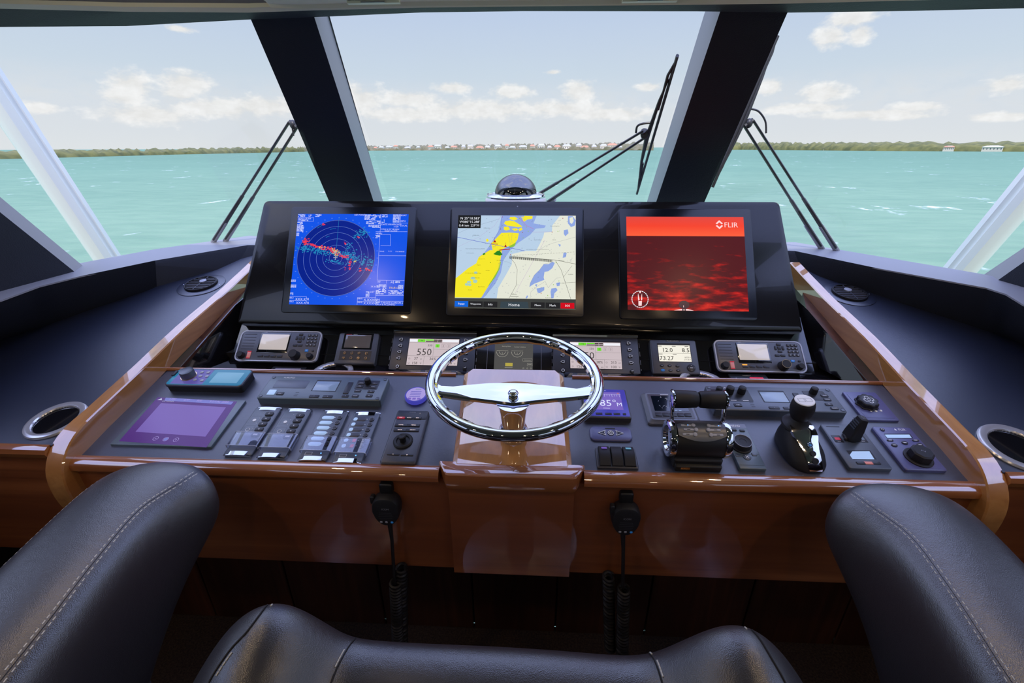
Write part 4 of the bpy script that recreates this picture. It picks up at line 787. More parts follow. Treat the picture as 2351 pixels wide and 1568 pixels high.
def engine_display(side):
    if side < 0: cr, face, scr, lab = C15, [(322, 172), (1712, 205), (243, 795), (1680, 825)], [(590, 268), (1425, 292), (540, 715), (1397, 735)], 'dark framed, overlapped by the left of the steering wheel rim'
    else: cr, face, scr, lab = C16, [(800, 245), (2215, 262), (815, 852), (2297, 872)], [(1085, 330), (1935, 345), (1105, 775), (1980, 790)], 'dark framed, overlapped by the right of the steering wheel rim'
    d = Dev('engine_display', 'display reading 550, '+lab, 'display', RAD, face, .012, 'engine displays', cr)
    g = d.body('body_dark', .003, .001); w, h = d.w, d.d
    if side > 0: pass
    g.build('body', d.root)
    q = [V((*d.L(*p), 0)) for p in scr]; x0 = (q[0].x+q[2].x)/2; x1 = (q[1].x+q[3].x)/2; y1 = (q[0].y+q[1].y)/2; y0 = (q[2].y+q[3].y)/2; W_ = x1-x0; H_ = y1-y0
    g = G(); z = .0122; g.rect((x0+x1)/2, (y0+y1)/2+.001, W_+.004, H_+.006, z, 'print_dark'); g.rect((x0+x1)/2, (y0+y1)/2, W_, H_, z+.0003, 'e_pink')
    P = lambda u, v: (x0+u*W_, y0+v*H_)
    g.rect(*P(.085, .925), W_*.16, H_*.10, z+.0005, 'e_white')
    for u, w_, m in ((.245, .15, 'e_green'), (.41, .16, 'e_green')): g.rect(*P(u, .925 if u < .3 else .95), W_*w_, H_*(.11 if u < .3 else .055), z+.0006, m)
    g.rect(*P(.41, .89), W_*.16, H_*.035, z+.0006, 'e_brown')
    for u in (.53, .615):
        for v in (.95, .89): g.rect(*P(u, v), W_*.078, H_*.045, z+.0006, 'e_brown')
    g.rect(*P(.83, .925), W_*.32, H_*.09, z+.0005, 'e_white'); g.text('◄' if False else '+4', *P(.25, .925), H_*.055, z+.0008, 'e_dgrey')
    for a, b in (((0, .85), (1, .85)), ((.5, .85), (.505, .34)), ((.5, .60), (1, .60)), ((0, .34), (1, .34)), ((.335, .34), (.335, 0)), ((.665, .34), (.665, 0))): g.line([P(*a), P(*b)], .0005, z+.0006, 'e_dgrey')
    T = lambda s, u, v, hh, al='r', m='e_dgrey': g.text(s, *P(u, v), H_*hh, z+.0008, m, al=al)
    T('550', .47, .745, .075); T('550', .47, .49, .25)
    g.rect(*P(.575, .73), W_*.08, H_*.12, z+.0007, 'e_green'); T('1', .575, .73, .08, 'c')
    for u, s in ((.69, '2'), (.80, '3')):
        T(s, u, .73, .07, 'c'); 
        for a, b in (((-.035, -.06), (.035, -.06)), ((.035, -.06), (.035, .06)), ((.035, .06), (-.035, .06)), ((-.035, .06), (-.035, -.06))): g.line([P(u+a[0], .73+a[1]), P(u+b[0], .73+b[1])], .0003, z+.0007, 'e_dgrey')
    if side < 0: rows = (('37', .215, .24), ('158', .215, .07), ('36%', .57, .24), ('4', .57, .07), ('306', .895, .24), ('99', .895, .07))
    else: rows = (('38', .215, .24), ('156', .225, .07), ('38%', .63, .24), ('4', .545, .07), ('313', .895, .24), ('100', .895, .07))
    for s, u, v in rows: T(s, u, v, .095)
    for s, u, v in (('psi', .30, .22), ('°F', .295, .06), ('gph', .64, .055), ('psi', .975, .22), ('°F', .965, .06)): T(s, u, v, .055)
    for u in (.045, .705):
        g.ring(*P(u, .235), H_*.028, .0006, z+.0008, 'e_dgrey', n=16); g.ring(*P(u, .07), H_*.026, .0006, z+.0008, 'e_dgrey', n=16)
    g.build('screen', d.root)
    # buttons down both sides
    if side < 0: LB = [(450, 290), (437, 392), (420, 498), (406, 606)]; RB = [(1545, 305), (1545, 412), (1540, 520), (1532, 630)]; O = (388, 745); RR = (1522, 768)
    else: LB = [(975, 345), (972, 450), (967, 555), (970, 668)]; RB = [(2080, 355), (2098, 462), (2110, 572), (2125, 683)]; O = (975, 812); RR = (2140, 825)
    for k, (pts, sg) in enumerate(((LB, -1), (RB, 1))):
        for p in pts:
            x, y = d.L(*p); g = G(); g.slab(x, y-.001, .0125, .0085, .003, .0118, .0145, 'black', .001); a = .0050
            g.line([(x-sg*a*.9, y+a*.8), (x-sg*a*.9, y-a*.8), (x, y-a*.75), (x+sg*a*1.15, y-a*.15), (x+sg*a*1.15, y+a*.15), (x, y+a*.75)], .0012, .0148, 'print_white', True); g.build('button', d.root)
    x, y = d.L(*O); g = G(); g.cyl(x, y-.001, .0062, .0118, .0145, 'black', .001); g.ring(x, y, .0042, .0014, .0148, 'print_white', n=24); g.build('round_button', d.root)
    x, y = d.L(*RR); g = G(); g.cyl(x, y-.001, .0062, .0118, .0145, 'black', .001); g.rect(x, y+.0004, .006, .0012, .0148, 'print_white'); g.rect(x+.0026, y+.0012, .0012, .0028, .0149, 'print_white'); g.build('round_button', d.root)
    g = G(); y = h/2+.0045; g.box(-w/2-.001, w/2+.001, y-.0048, y+.0042, .001, .016, 'chrome'); g.build('top_trim', d.root)
    g = G()
    xs = (-w/2-.006,) if side < 0 else (w/2+.006,)
    for xx in (-w/2-.006, w/2+.006):
        for i in range(4): g.rect(xx, h*(.33-i*.24), .0014, h*.13, .0008, 'print_grey')
    g.text('11/22 1837' if side < 0 else '11/23 1835', (w*.35 if side < 0 else -w*.38), h/2+.0125, .0035, .0008, 'print_white'); g.build('backing_label', d.root)
engine_display(-1); engine_display(1)
def centre_display():
    d = Dev('control_panel', 'dim dark touch panel seen through the steering wheel', 'display', RAD, [(578, 175), (1345, 185), (566, 490), (1352, 508)], .006, cr=C18)
    g = d.body('housing', .003, .001); z = .0062; w, h = d.w, d.d
    for u in (-.345, .35): g.rect(u*w, 0, .001, h*.94, z, 'print_grey')
    for xx in (-.485, .488):
        for i in range(4): g.rect(xx*w, h*(.3-i*.22), .0012, h*.12, z, 'print_grey')
    g.build('body', d.root)
    q = [V((*d.L(*p), 0)) for p in ((770, 212), (1150, 216), (765, 468), (1155, 474))]; x0 = q[0].x; x1 = q[1].x; y1 = q[0].y; y0 = q[2].y; W_ = x1-x0; H_ = y1-y0; P = lambda u, v: (x0+u*W_, y0+v*H_)
    g = G(); g.rect(*P(.5, .5), W_, H_, z+.0002, 'e_dimgrey'); g.text('Steering Mode', *P(.30, .89), H_*.05, z+.0005, 'e_dimtext'); g.text('Lower station', *P(.66, .88), H_*.05, z+.0005, 'e_dimtext')
    for u in (.2, .59):
        for r in (.13, .07):
            pts = [(P(u, .68)[0]+W_*r*1.15*cos(a), P(u, .68)[1]+W_*r*1.15*sin(a)) for a in [pi+pi*i/12 for i in range(13)]]; g.line(pts, .0010, z+.0005, 'e_dimtext')
        g.rect(*P(u, .62), .0010, .006, z+.0005, 'e_dimtext'); g.rect(*P(u, .72), W_*.3, .001, z+.0005, 'e_dimtext')
    g.rect(*P(.385, .18), W_*.19, H_*.13, z+.0005, 'e_gold'); g.rect(*P(.38, .07), W_*.2, .0012, z+.0005, 'e_dimtext')
    for (u, v, a, b) in ((.86, .37, .24, .10), (.92, .19, .13, .10)):
        c = P(u, v); g.line([(c[0]-a*W_/2, c[1]-b*H_/2), (c[0]+a*W_/2, c[1]-b*H_/2), (c[0]+a*W_/2, c[1]+b*H_/2), (c[0]-a*W_/2, c[1]+b*H_/2)], .0005, z+.0005, 'e_dimtext', True); g.rect(c[0], c[1], a*W_*.7, .0012, z+.0005, 'e_dimtext')
    for u in (.76, .86, .95): g.ring(*P(u, .055), .0022, .0006, z+.0005, 'e_dimtext', n=14)
    g.build('screen', d.root)
centre_display()
def depth_display():
    d = Dev('depth_display', 'grey depth instrument with pale screen reading 12.0 and 8.5', 'instrument', RAD, [(163, 160), (722, 162), (218, 588), (802, 578)], .020, cr=C17); w, h = d.w, d.d
    g = d.body('body_grey', .006, .003); z = .0202; g.rect(0, h*.46, w*.3, h*.05, z, 'button'); g.text('FURUNO', 0, h*.46, .0024, z+.0002, 'print_white', w=w*.26); g.build('body', d.root)
    g = G(); q = [V((*d.L(*p), 0)) for p in ((265, 225), (655, 232), (290, 425), (685, 427))]; x0 = q[0].x*.5+q[2].x*.5; x1 = q[1].x*.5+q[3].x*.5; y1 = q[0].y; y0 = q[2].y; W_ = x1-x0; H_ = y1-y0; P = lambda u, v: (x0+u*W_, y0+v*H_)
    g.rect(*P(.5, .54), W_*1.04, H_*1.16, z+.0001, 'print_dark'); g.rect(*P(.5, .5), W_, H_, z+.0003, 'e_cream'); g.line([P(0, .5), P(1, .5)], .0006, z+.0006, 'e_black')
    for s, u, v, hh, al in (('12.0', .15, .70, .25, 'l'), ('8.5', .97, .70, .25, 'r'), ('73.27', .02, .20, .25, 'l'), ('16025.8', .98, .26, .08, 'r'), ('27138.7', .98, .12, .08, 'r')): g.text(s, *P(u, v), H_*hh, z+.0006, 'e_black', al=al)
    for u, v in ((.06, .93), (.5, .93), (.9, .93), (.06, .44), (.5, .44)): g.rect(*P(u, v), W_*.12, H_*.03, z+.0006, 'e_dgrey')
    g.build('screen', d.root)
    for i, (x, y) in enumerate(((318, 478), (413, 480), (510, 483), (330, 535), (425, 537), (519, 538))):
        cx, cy = d.L(x, y); g = G(); g.outline([(cx+.0062*cos(a), cy+.0042*sin(a)) for a in [2*pi*k/20 for k in range(20)]], z-.0005, z+.0018, 'key_blue' if i == 3 else 'button', .0006)
        if i != 3: g.text(('DISP', 'NAV', 'MENU', '', 'ALARM', 'ENT')[i], cx, cy, .0016, z+.002, 'print_white')
        g.build('button', d.root)
    cx, cy = d.L(680, 508); g = G(); g.cyl(cx, cy, .0125, z-.0005, z+.002, 'button', .0008); g.text('◄ ► '.strip() if False else '<', cx-.0095, cy, .002, z+.0023, 'print_white'); g.text('>', cx+.0095, cy, .002, z+.0023, 'print_white'); g.rect(cx, cy, .009, .0018, z+.0023, 'print_white'); g.rect(cx, cy+.008, .002, .0008, z+.0023, 'print_white'); g.rect(cx, cy-.008, .002, .0008, z+.0023, 'print_white'); g.build('direction_pad', d.root)
depth_display()
# ------------------------------------------------------------------ shelf items
def plate(name, label, cat, quad, cr, m, h=.003, plane=SHE): 
    d = Dev(name, label, cat, plane, quad, h, cr=cr); g = d.body(m, .002, .0008); return d, g
d, g = plate('alarm_panel', 'flat grey panel with a red lit window below the right marine radio', 'panel', [(1130, 578), (1570, 583), (1280, 790), (1770, 795)], C17, 'body_slate')
w, h = d.w, d.d; z = .0032; g.text('FIREBOY', -w*.03, h*.40, .0045, z, 'print_white'); 
for i in range(3): g.rect(-w*.36, h*(.24-i*.17), .003, .0015, z, 'print_white'); g.rect(-w*.15, h*(.24-i*.17), w*.2, .0008, z, 'print_grey')
for i in range(3): g.rect(w*(.08+i*.13), -h*.12, .006, .002, z, 'print_grey')
g.build('body', d.root); g = G(); g.slab(w*.19, h*.17, w*.36, h*.26, .001, .003, .0036, 'e_redled', .0003); g.build('lit_window', d.root)
d, g = plate('small_screen', 'small framed lilac screen on the shelf below the left marine radio', 'display', [(745, 590), (1190, 600), (600, 760), (1065, 775)], C14, 'rubber', .004)
g.build('frame', d.root); g = G(); g.slab(-d.w*.0, -d.d*.03, d.w*.76, d.d*.74, .001, .004, .0046, 'lcd_lilac', .0003); g.build('screen', d.root)
def arrow_pad(label, plane, quad, cr=None, logo=False, k=1.0):
    d = Dev('switch_pad', label, 'switch', plane, quad, .006, 'power switch pads', cr); g = d.body('body_violet' if logo else 'body_dark', d.d*.3, .002); z = .0063
    if logo: g.rect(0, d.d*.34, d.w*.24, d.d*.09, z, 'print_dark')
    g.build('body', d.root); w = d.w*.30; h = d.d*.17
    for s, nm in ((-1, 'minus_button'), (1, 'plus_button')):
        g = G(); P = [(s*w*.42, h), (s*w*1.0, 0), (s*w*.42, -h), (s*w*.50, 0)]; g.outline([(x, y) for x, y in (P if s > 0 else P[::-1])], .0058, .0075, 'button', .0004); g.line(P, .0012, .0077, 'print_white', True); g.build(nm, d.root)
    g = G(); g.cyl(0, 0, h*1.05, .0058, .0075, 'button', .0004); g.ring(0, 0, h*.85, .0014, .0077, 'print_white', n=28); g.ring(0, 0, h*.4, .001, .0077, 'print_white', n=16); g.rect(0, h*.35, .0012, h*.6, .0079, 'print_white'); g.build('power_button', d.root)
arrow_pad('dark power switch pad on the shelf left of the steering wheel', SHE, [(1995, 650), (2351+60, 660), (1940, 750), (2400, 765)], C14)
arrow_pad('dark power switch pad on the shelf right of the steering wheel', SHE, [(-60, 610), (380, 622), (-80, 700), (400, 712)], C17)
arrow_pad('violet power switch pad below the heading display on the instrument panel', PAN, [(200, 712), (752, 722), (215, 905), (820, 912)], C24, True)
def rockers():
    xs = [(970, 861), (1007, 862), (1041, 862), (1076, 863), (1288, 867), (1320.5, 868), (1352.6, 869), (1391, 870)]
    names = ['outermost', 'second', 'third', 'innermost']
    for i, (x, y) in enumerate(xs):
        side = 'left' if i < 4 else 'right'; k = i if i < 4 else 7-i
        p = SHE.hit((x, y)); M = SHE.frame(p); t = thing('rocker_switch', 'dark rocker switch below the %s engine display, %s of four' % (side, names[k]), 'switch', M, 'rocker switches on the shelf')
        g = G(); g.slab(0, 0, .021, .034, .003, 0, .003, 'body_slate', .001); g.rect(0, .0215, .014, .003, .0008, 'print_white'); g.build('frame', t)
        g = G(); g.loft([[(-.0075, -.013, .0025), (.0075, -.013, .0025), (.0075, .013, .0025), (-.0075, .013, .0025)], [(-.007, -.012, .0045), (.007, -.012, .0045), (.007, .012, .010), (-.007, .012, .010)]], 'key_grey' if i % 2 == 0 else 'button'); g.build('rocker', t)
    for i, (x, y) in enumerate(((1144.8, 862), (1180.4, 863), (1216, 864))):
        p = SHE.hit((x, y)); M = SHE.frame(p); t = thing('blue_switch', '%s of three blue grey switches on the shelf behind the wheel' % ('left', 'middle', 'right')[i], 'switch', M, 'blue grey switches on the shelf')
        g = G(); g.slab(0, 0, .020, .034, .002, 0, .004, 'body_silver', .001); g.rect(0, .0135, .012, .005, .0042, 'print_white'); g.rect(0, .003, .011, .0010, .0042, 'print_dark'); g.line([(-.0055, -.001), (0, -.005), (.0055, -.001)], .0012, .0042, 'print_dark'); g.build('body', t)
rockers()
def cup(label, plane, c, wpx, cr=None):
    p = plane.hit(c); q = plane.hit((c[0]+wpx/2, c[1])); r = (q-p).length; M = plane.frame(p)
    t = thing('cup_holder', label, 'cup holder', M, 'round steel cup holders'); g = G()
    g.lathe([(r*.99, .0005), (r, .003), (r*.97, .0065), (r*.88, .0078), (r*.76, .006), (r*.72, .002), (r*.71, .0005)], 'steel', 56, c0=False, c1=False); g.build('rim', t)
    g = G(); g.lathe([(r*.73, .003), (r*.70, .0), (r*.70, .0009)], 'black', 48, c0=False, c1=False); g.disc(0, 0, r*.73, .0010, 'gloss_black', n=48); g.build('well', t)
cup('polished steel cup holder on the shelf below the left small instrument', SHE, (763, 857), 94); cup('polished steel cup holder on the shelf below the depth instrument', SHE, (1611, 880), 101)
cup('polished steel cup holder on the left side dashboard', DSH, (130, 966), 116); cup('polished steel cup holder on the right side dashboard', DSH, (2336, 1030), 150)
def vent(label, c, wpx):
    p = DSH.hit(c); q = DSH.hit((c[0]+wpx/2, c[1])); r = (q-p).length; t = thing('air_vent', label, 'air vent', DSH.frame(p), 'round air vents'); g = G()
    g.lathe([(r, .0003), (r, .002), (r*.985, .0028), (r*.70, .0032), (r*.70, .0028)], 'dash_leather', 56, c0=False, c1=False); g.build('flange', t)
    g = G(); k = r*.68; g.lathe([(k, .002), (k, .010), (k*.97, .0115), (k*.92, .011), (k*.90, .003)], 'rubber', 48, c0=False, c1=False); g.disc(0, 0, k*.92, .0036, 'darkness'); rg = g.build('ring', t)
    for i in range(7):
        y = k*.9*(-1+2*(i+1)/8); x = sqrt(max(0, (k*.9)**2-y*y)); g = G(); g.loft([[(-x, y-.0022, .0045), (-x, y+.0008, .0045), (-x, y+.0022, .0098), (-x, y-.0006, .0098)], [(x, y-.0022, .0045), (x, y+.0008, .0045), (x, y+.0022, .0098), (x, y-.0006, .0098)]], 'body_grey'); g.build('slat', rg)
    g = G(); g.box(-.001, .001, -k*.9, k*.9, .008, .0108, 'body_grey'); g.cyl(0, k*.28, k*.22, .009, .0125, 'key_silver', .0006); g.build('knob', t)
    for s in (-1, 1): g = G(); g.ball((s*r*.86, 0, .003), .0022, .0022, .001, 'chrome', 10, 5, True); g.build('screw', t)
vent('round black air vent on the left side dashboard', (463, 655), 97); vent('round black air vent on the right side dashboard', (1949, 676), 106)
# ------------------------------------------------------------------ instruments on the sloping panel
def stereo():
    d = Dev('stereo_head', 'boat stereo with round volume knob and face painted with blue sheen at the panel corner', 'stereo', PAN, [(222, 95), (905, 132), (88, 252), (812, 298)], .026, cr=C21); w, h = d.w, d.d
    g = G(); g.slab(0, 0, w-.004, h-.004, .008, 0, .021, 'rubber', .003); g.slab(0, 0, w, h, .010, .019, .026, 'body_dark', .002); z = .0262
    g.slab(0, 0, w-.006, h-.006, .008, .0255, .0264, 'teal_sheen_face', .0003); g.rect(-w*.22, 0, w*.42, h*.86, .0266, 'violet_sheen_face'); g.text('FUSION', -w*.03, h*.41, .0035, .0268, 'print_grey'); g.text('MS-RA770' if False else '', 0, 0, .001, .02, 'print_grey') if False else None; g.build('body', d.root)  # teal and violet gloss painted on the face as a glow
    g = G(); x, y = d.L(665, 212); g.slab(w*.24, -h*.02, w*.36, h*.62, .001, .0264, .027, 'teal_screen', .0003); g.build('screen', d.root)
    x, y = d.L(305, 175, .03); g = G(); g.lathe([(.0205, .026), (.0205, .0285)], 'gold', 36, (x, y, 0)); g.lathe([(.0185, .0275), (.018, .046), (.0172, .0475), (.015, .046), (.001, .0452)], 'body_slate', 36, (x, y, 0)); g.build('volume_knob', d.root)
    for px, py in ((437, 148), (498, 150), (422, 186), (485, 188), (370, 220), (436, 228)): x, y = d.L(px, py); g = G(); g.outline([(x+.0052*cos(a), y+.0045*sin(a)) for a in [2*pi*k/18 for k in range(18)]], .026, .0285, 'key_silver', .0006); g.build('button', d.root)
    x, y = d.L(190, 160); g = G(); g.slab(x-.004, y, .009, .022, .003, .026, .030, 'rubber', .001); g.build('port_cover', d.root)
stereo()
def touch_tablet():
    d = Dev('power_monitor', 'flat touch screen with painted violet sky sheen in a pale frame beside the left side rail', 'display', PAN, [(715, 185), (1960, 265), (135, 830), (1510, 940)], .006, cr=C22); w, h = d.w, d.d
    g = G(); g.slab(0, 0, w, h, .002, 0, .006, 'body_teal', .0008); g.build('frame', d.root); z = .0062
    f = lambda x, y: d.L(x, y)
    g = G(); g.poly([f(755, 197), f(1885, 258), f(1447, 912), f(205, 822)], z, 'purple_sheen_glass'); g.poly([f(805, 283), f(1728, 342), f(1435, 760), f(440, 690)], z+.0003, 'purple_sheen_screen'); g.poly([f(872, 205), f(1835, 262), f(1800, 305), f(850, 248)], z+.0003, 'purple_bar')  # violet sky reflection painted as a glow on glass and screen
    def tl(s, x, y, hh, m, w_=None): a = f(x, y); g.text(s, a[0], a[1], hh, z+.0006, m)
    tl('OCTOPLEX', 905, 258, .0045, 'print_white'); tl('1280', 975, 225, .007, 'purple_text'); tl('677', 1170, 238, .007, 'purple_text'); tl('300', 1350, 248, .007, 'purple_text'); tl('TOTAL 2880', 1630, 265, .007, 'purple_text')
    x, y = f(795, 230); g.poly([(x-.007, y-.003), (x+.001, y+.005), (x+.003, y+.001), (x+.008, y-.004)], z+.0006, 'print_white')
    for px, m, s in ((728, 785, '-'), (872, 795, 'o'), (1018, 805, '+')): 
        x, y = f(px, m); g.ring(x, y, .0060, .0010, z+.0005, 'purple_text', n=24)
        if s == 'o': g.disc(x, y, .0048, z+.0004, 'purple_bar')
        else: g.rect(x, y, .005, .0009, z+.0006, 'purple_text')
        if s == '+': g.rect(x, y, .0009, .005, z+.0006, 'purple_text')
    g.build('screen', d.root)
touch_tablet()
def fbox(name, label, quad, cr, side):
    d = Dev(name, label, 'radio', PAN, quad, .022, 'wide grey marine radio panels', cr); w, h = d.w, d.d; z = .0222
    g = G(); g.slab(0, 0, w, h, .004, 0, .022, 'body_teal' if side < 0 else 'body_slate', .002)
    X = lambda u: (u-.5)*w; Y = lambda v: (v-.5)*h
    if side < 0:
        g.slab(X(.21), Y(.62), w*.28, h*.36, .004, .0218, .0224, 'body_slate', .0003); g.text('FURUNO', X(.16), Y(.91), .0055, z+.0001, 'print_white')
        for i in range(3): g.rect(X(.305), Y(.26-i*.07), w*.03, .0016, z, 'print_dark')
        g.text('FM-8900', X(.48), Y(.92), .003, z+.0001, 'print_grey')
    else:
        g.slab(X(.18), Y(.60), w*.30, h*.50, .003, .0218, .0224, 'button', .0003); g.text('FURUNO', X(.14), Y(.92), .0055, z+.0003, 'print_white')
        for i in range(3): g.rect(X(.305), Y(.30-i*.08), w*.03, .0016, z, 'print_dark'); g.rect(X(.08+i*.095), Y(.385), w*.045, .0016, z+.0003, 'print_white')
    g.slab(X(.845), Y(.66), w*.19 if side < 0 else w*.17, h*.40, .003, .0218, .0224, 'button', .0003); g.build('body', d.root)
    for u, v in ((.025, .92), (.975, .92), (.025, .08), (.975, .08)): g = G(); g.cyl(X(u), Y(v), .0048, .0215, .0228, 'body_slate', .0005, 18); g.ring(X(u), Y(v), .0045, .0005, .0230, 'print_dark', n=18); g.build('corner_screw', d.root)
    g = G(); u0 = .51; g.rect(X(u0), Y(.585), w*.205, h*.50, z+.0001, 'print_dark'); g.slab(X(u0), Y(.56), w*.19, h*.42, .001, .0222, .0227, 'lcd_blue', .0002); g.build('screen', d.root)
    def bt(u, v, a, b, m='button', t=None, nm='button'):
        g = G(); g.slab(X(u), Y(v), a*w, b*h, .0015, .0217, .0236, m, .0006)
        if t: g.text(t, X(u), Y(v), min(.0028, b*h*.5), .0238, 'print_white')
        g.build(nm, d.root)
    bt(.095, .24, .062, .22, 'lcd_pale' if side < 0 else 'lcd_lilac', nm='lit_button'); bt(.17 if side < 0 else .19, .19, .06, .12, t='CALL' if side < 0 else 'STBY')
    for u in (.46, .57): bt(u, .11, .08, .10, t='1' if u < .5 else '2')
    bt(.70 if side < 0 else .695, .50, .045, .50, nm='rocker_button')
    if side < 0:
        for (u, v, t) in ((.79, .72, 'SCAN'), (.79, .58, 'VOL'), (.79, .38, 'MENU'), (.90, .72, 'SQL'), (.90, .56, 'SHIFT'), (.90, .36, 'F1'), (.90, .18, 'F2'), (.71, .15, '3'), (.79, .16, 'MODE')): bt(u, v, .055, .10, t=t)
        kn = [(.845, .74, .0085, .016)]
    else:
        for (u, v, t) in ((.915, .66, 'GAIN'), (.915, .50, 'MODE'), (.90, .30, 'TX'), (.92, .14, 'ALARM'), (.67, .12, '3')): bt(u, v, .055, .10, t=t)
        kn = [(.085, .72, .0085, .018), (.17, .72, .0105, .020), (.265, .72, .010, .020), (.84, .78, .0095, .018)]
    for u, v, r, hh in kn: g = G(); g.lathe([(r, .0222), (r*.96, .0222+hh*.6), (r*.9, .0222+hh*.9), (r*.6, .0222+hh)], 'rubber', 24, (X(u), Y(v), 0)); g.build('knob', d.root)
fbox('radio_panel_unit', 'long grey radio panel with small speaker left of the steering wheel', [(1115, 170), (2215, 205), (975, 375), (2165, 435)], C21, -1)
fbox('radio_panel_unit', 'long grey radio panel with black knobs behind the joystick', [(1622, 888), (1905, 889), (1640, 940.5), (1943, 946)], None, 1)
def remote(i, quad, kind, label):
    d = Dev('engine_control_panel', label, 'control panel', PAN, quad, .008, 'slim engine control panels with clear covers', C23); w, h = d.w, d.d
    X = lambda u: (u-.5)*w; Y = lambda v: (v-.5)*h; z = .0082
    def arch(y0, y1, m, nm, zz=.0085):       # curved chrome end caps
        g = G(); L = []
        for y in (y0, y1): L.append([(w/2*cos(a), y, zz*(.45+.6*sin(a)) if sin(a) > 0 else 0) for a in [pi*k/10 for k in range(11)]])
        g.loft(L, m); g.build(nm, d.root)
    g = G(); g.slab(0, 0, w*.97, h*.99, .004, 0, .0078, 'body_slate', .002)
    if kind == 0:
        for (u, v, a, b) in ((.28, .72, .36, .15), (.28, .52, .36, .15)): c = (X(u), Y(v)); g.line([(c[0]-a*w/2, c[1]-b*h/2), (c[0]+a*w/2, c[1]-b*h/2), (c[0]+a*w/2, c[1]+b*h/2), (c[0]-a*w/2, c[1]+b*h/2)], .0004, z, 'print_grey', True)
        g.disc(X(.29), Y(.70), .0045, z+.0002, 'print_white', n=18); g.ring(X(.28), Y(.50), .005, .0009, z+.0002, 'print_white', n=18)
    g.build('body', d.root)
    arch(Y(.93), Y(1.0), 'chrome', 'end_cap'); arch(Y(.0), Y(.075), 'chrome', 'end_cap')
    if kind == 0:
        for k, s in enumerate('FNR+-'):
            g = G(); g.slab(X(.70), Y(.84-k*.112), w*.30, h*.085, .0045, .0075, .0105, 'button', .001); g.text(s, X(.70), Y(.84-k*.112), .0042, .0107, 'print_white'); g.disc(X(.44), Y(.86-k*.112), .0008, .0082, 'print_white', n=8); g.build('button', d.root)
    else:
        for k in range(6):
            y = Y(.84-k*.108); g = G(); g.slab(X(.34), y, w*.46, h*.075, .006, .0076, .0084, 'lcd_pale' if kind == 1 else 'body_dark', .0003)
            if kind == 2: g.slab(X(.18), y, w*.14, h*.07, .004, .0083, .0087, 'lcd_pale', .0002); (k > 3) and g.rect(X(.46), y, w*.12, h*.06, .0088, 'key_red')
            g.rect(X(.60), y, .003, .0014, .009, 'print_white'); g.build('indicator', d.root)
            g = G(); g.cyl(X(.77), y, .0062, .0076, .0100, 'button', .0008, 22); g.ring(X(.77), y, .0056, .0007, .0102, 'print_grey', n=22); g.build('button', d.root)
        g = G(); c = (X(.3), Y(.12)); g.line([(c[0]-.008, c[1]-.004), (c[0]+.008, c[1]-.004), (c[0]+.008, c[1]+.004), (c[0]-.008, c[1]+.004)], .0006, .0083, 'print_white', True); g.disc(X(.72), Y(.13), .0016, .0083, 'e_blueled', n=10); g.build('legend', d.root)
    g = G(); y0, y1 = Y(.15), Y(.42); wo = w*.54; L = []
    for y in (y0, y1): L.append([(-wo, y, .002), (-wo, y, .0125), (-wo*.9, y, .0150), (wo*.9, y, .0150), (wo, y, .0125), (wo, y, .002), (wo*.96, y, .002), (wo*.96, y, .0118), (wo*.88, y, .0138), (-wo*.88, y, .0138), (-wo*.96, y, .0118), (-wo*.96, y, .002)])
    g.loft(L, 'clear_plastic'); 
    for y in (y0, y1): g.tube([(-wo, y, .003), (-wo, y, .0125), (-wo*.9, y, .0150), (wo*.9, y, .0150), (wo, y, .0125), (wo, y, .003)], .0007, 'satin', 6)
    g.build('clear_cover', d.root)
Q23 = [[(395, 60), (670, 75), (75, 575), (375, 600)], [(715, 75), (1000, 95), (440, 595), (735, 625)], [(1120, 95), (1395, 115), (875, 630), (1185, 655)], [(1455, 115), (1740, 130), (1245, 655), (1570, 680)]]
remote(0, Q23[0], 0, 'slim engine control beside the violet sheened touch screen, leftmost of four'); remote(1, Q23[1], 0, 'slim engine control with letter buttons, second of four from the left'); remote(2, Q23[2], 1, 'slim engine control with pale green indicators, third of four from the left'); remote(3, Q23[3], 2, 'slim engine control with red marks under its cover, rightmost of four')
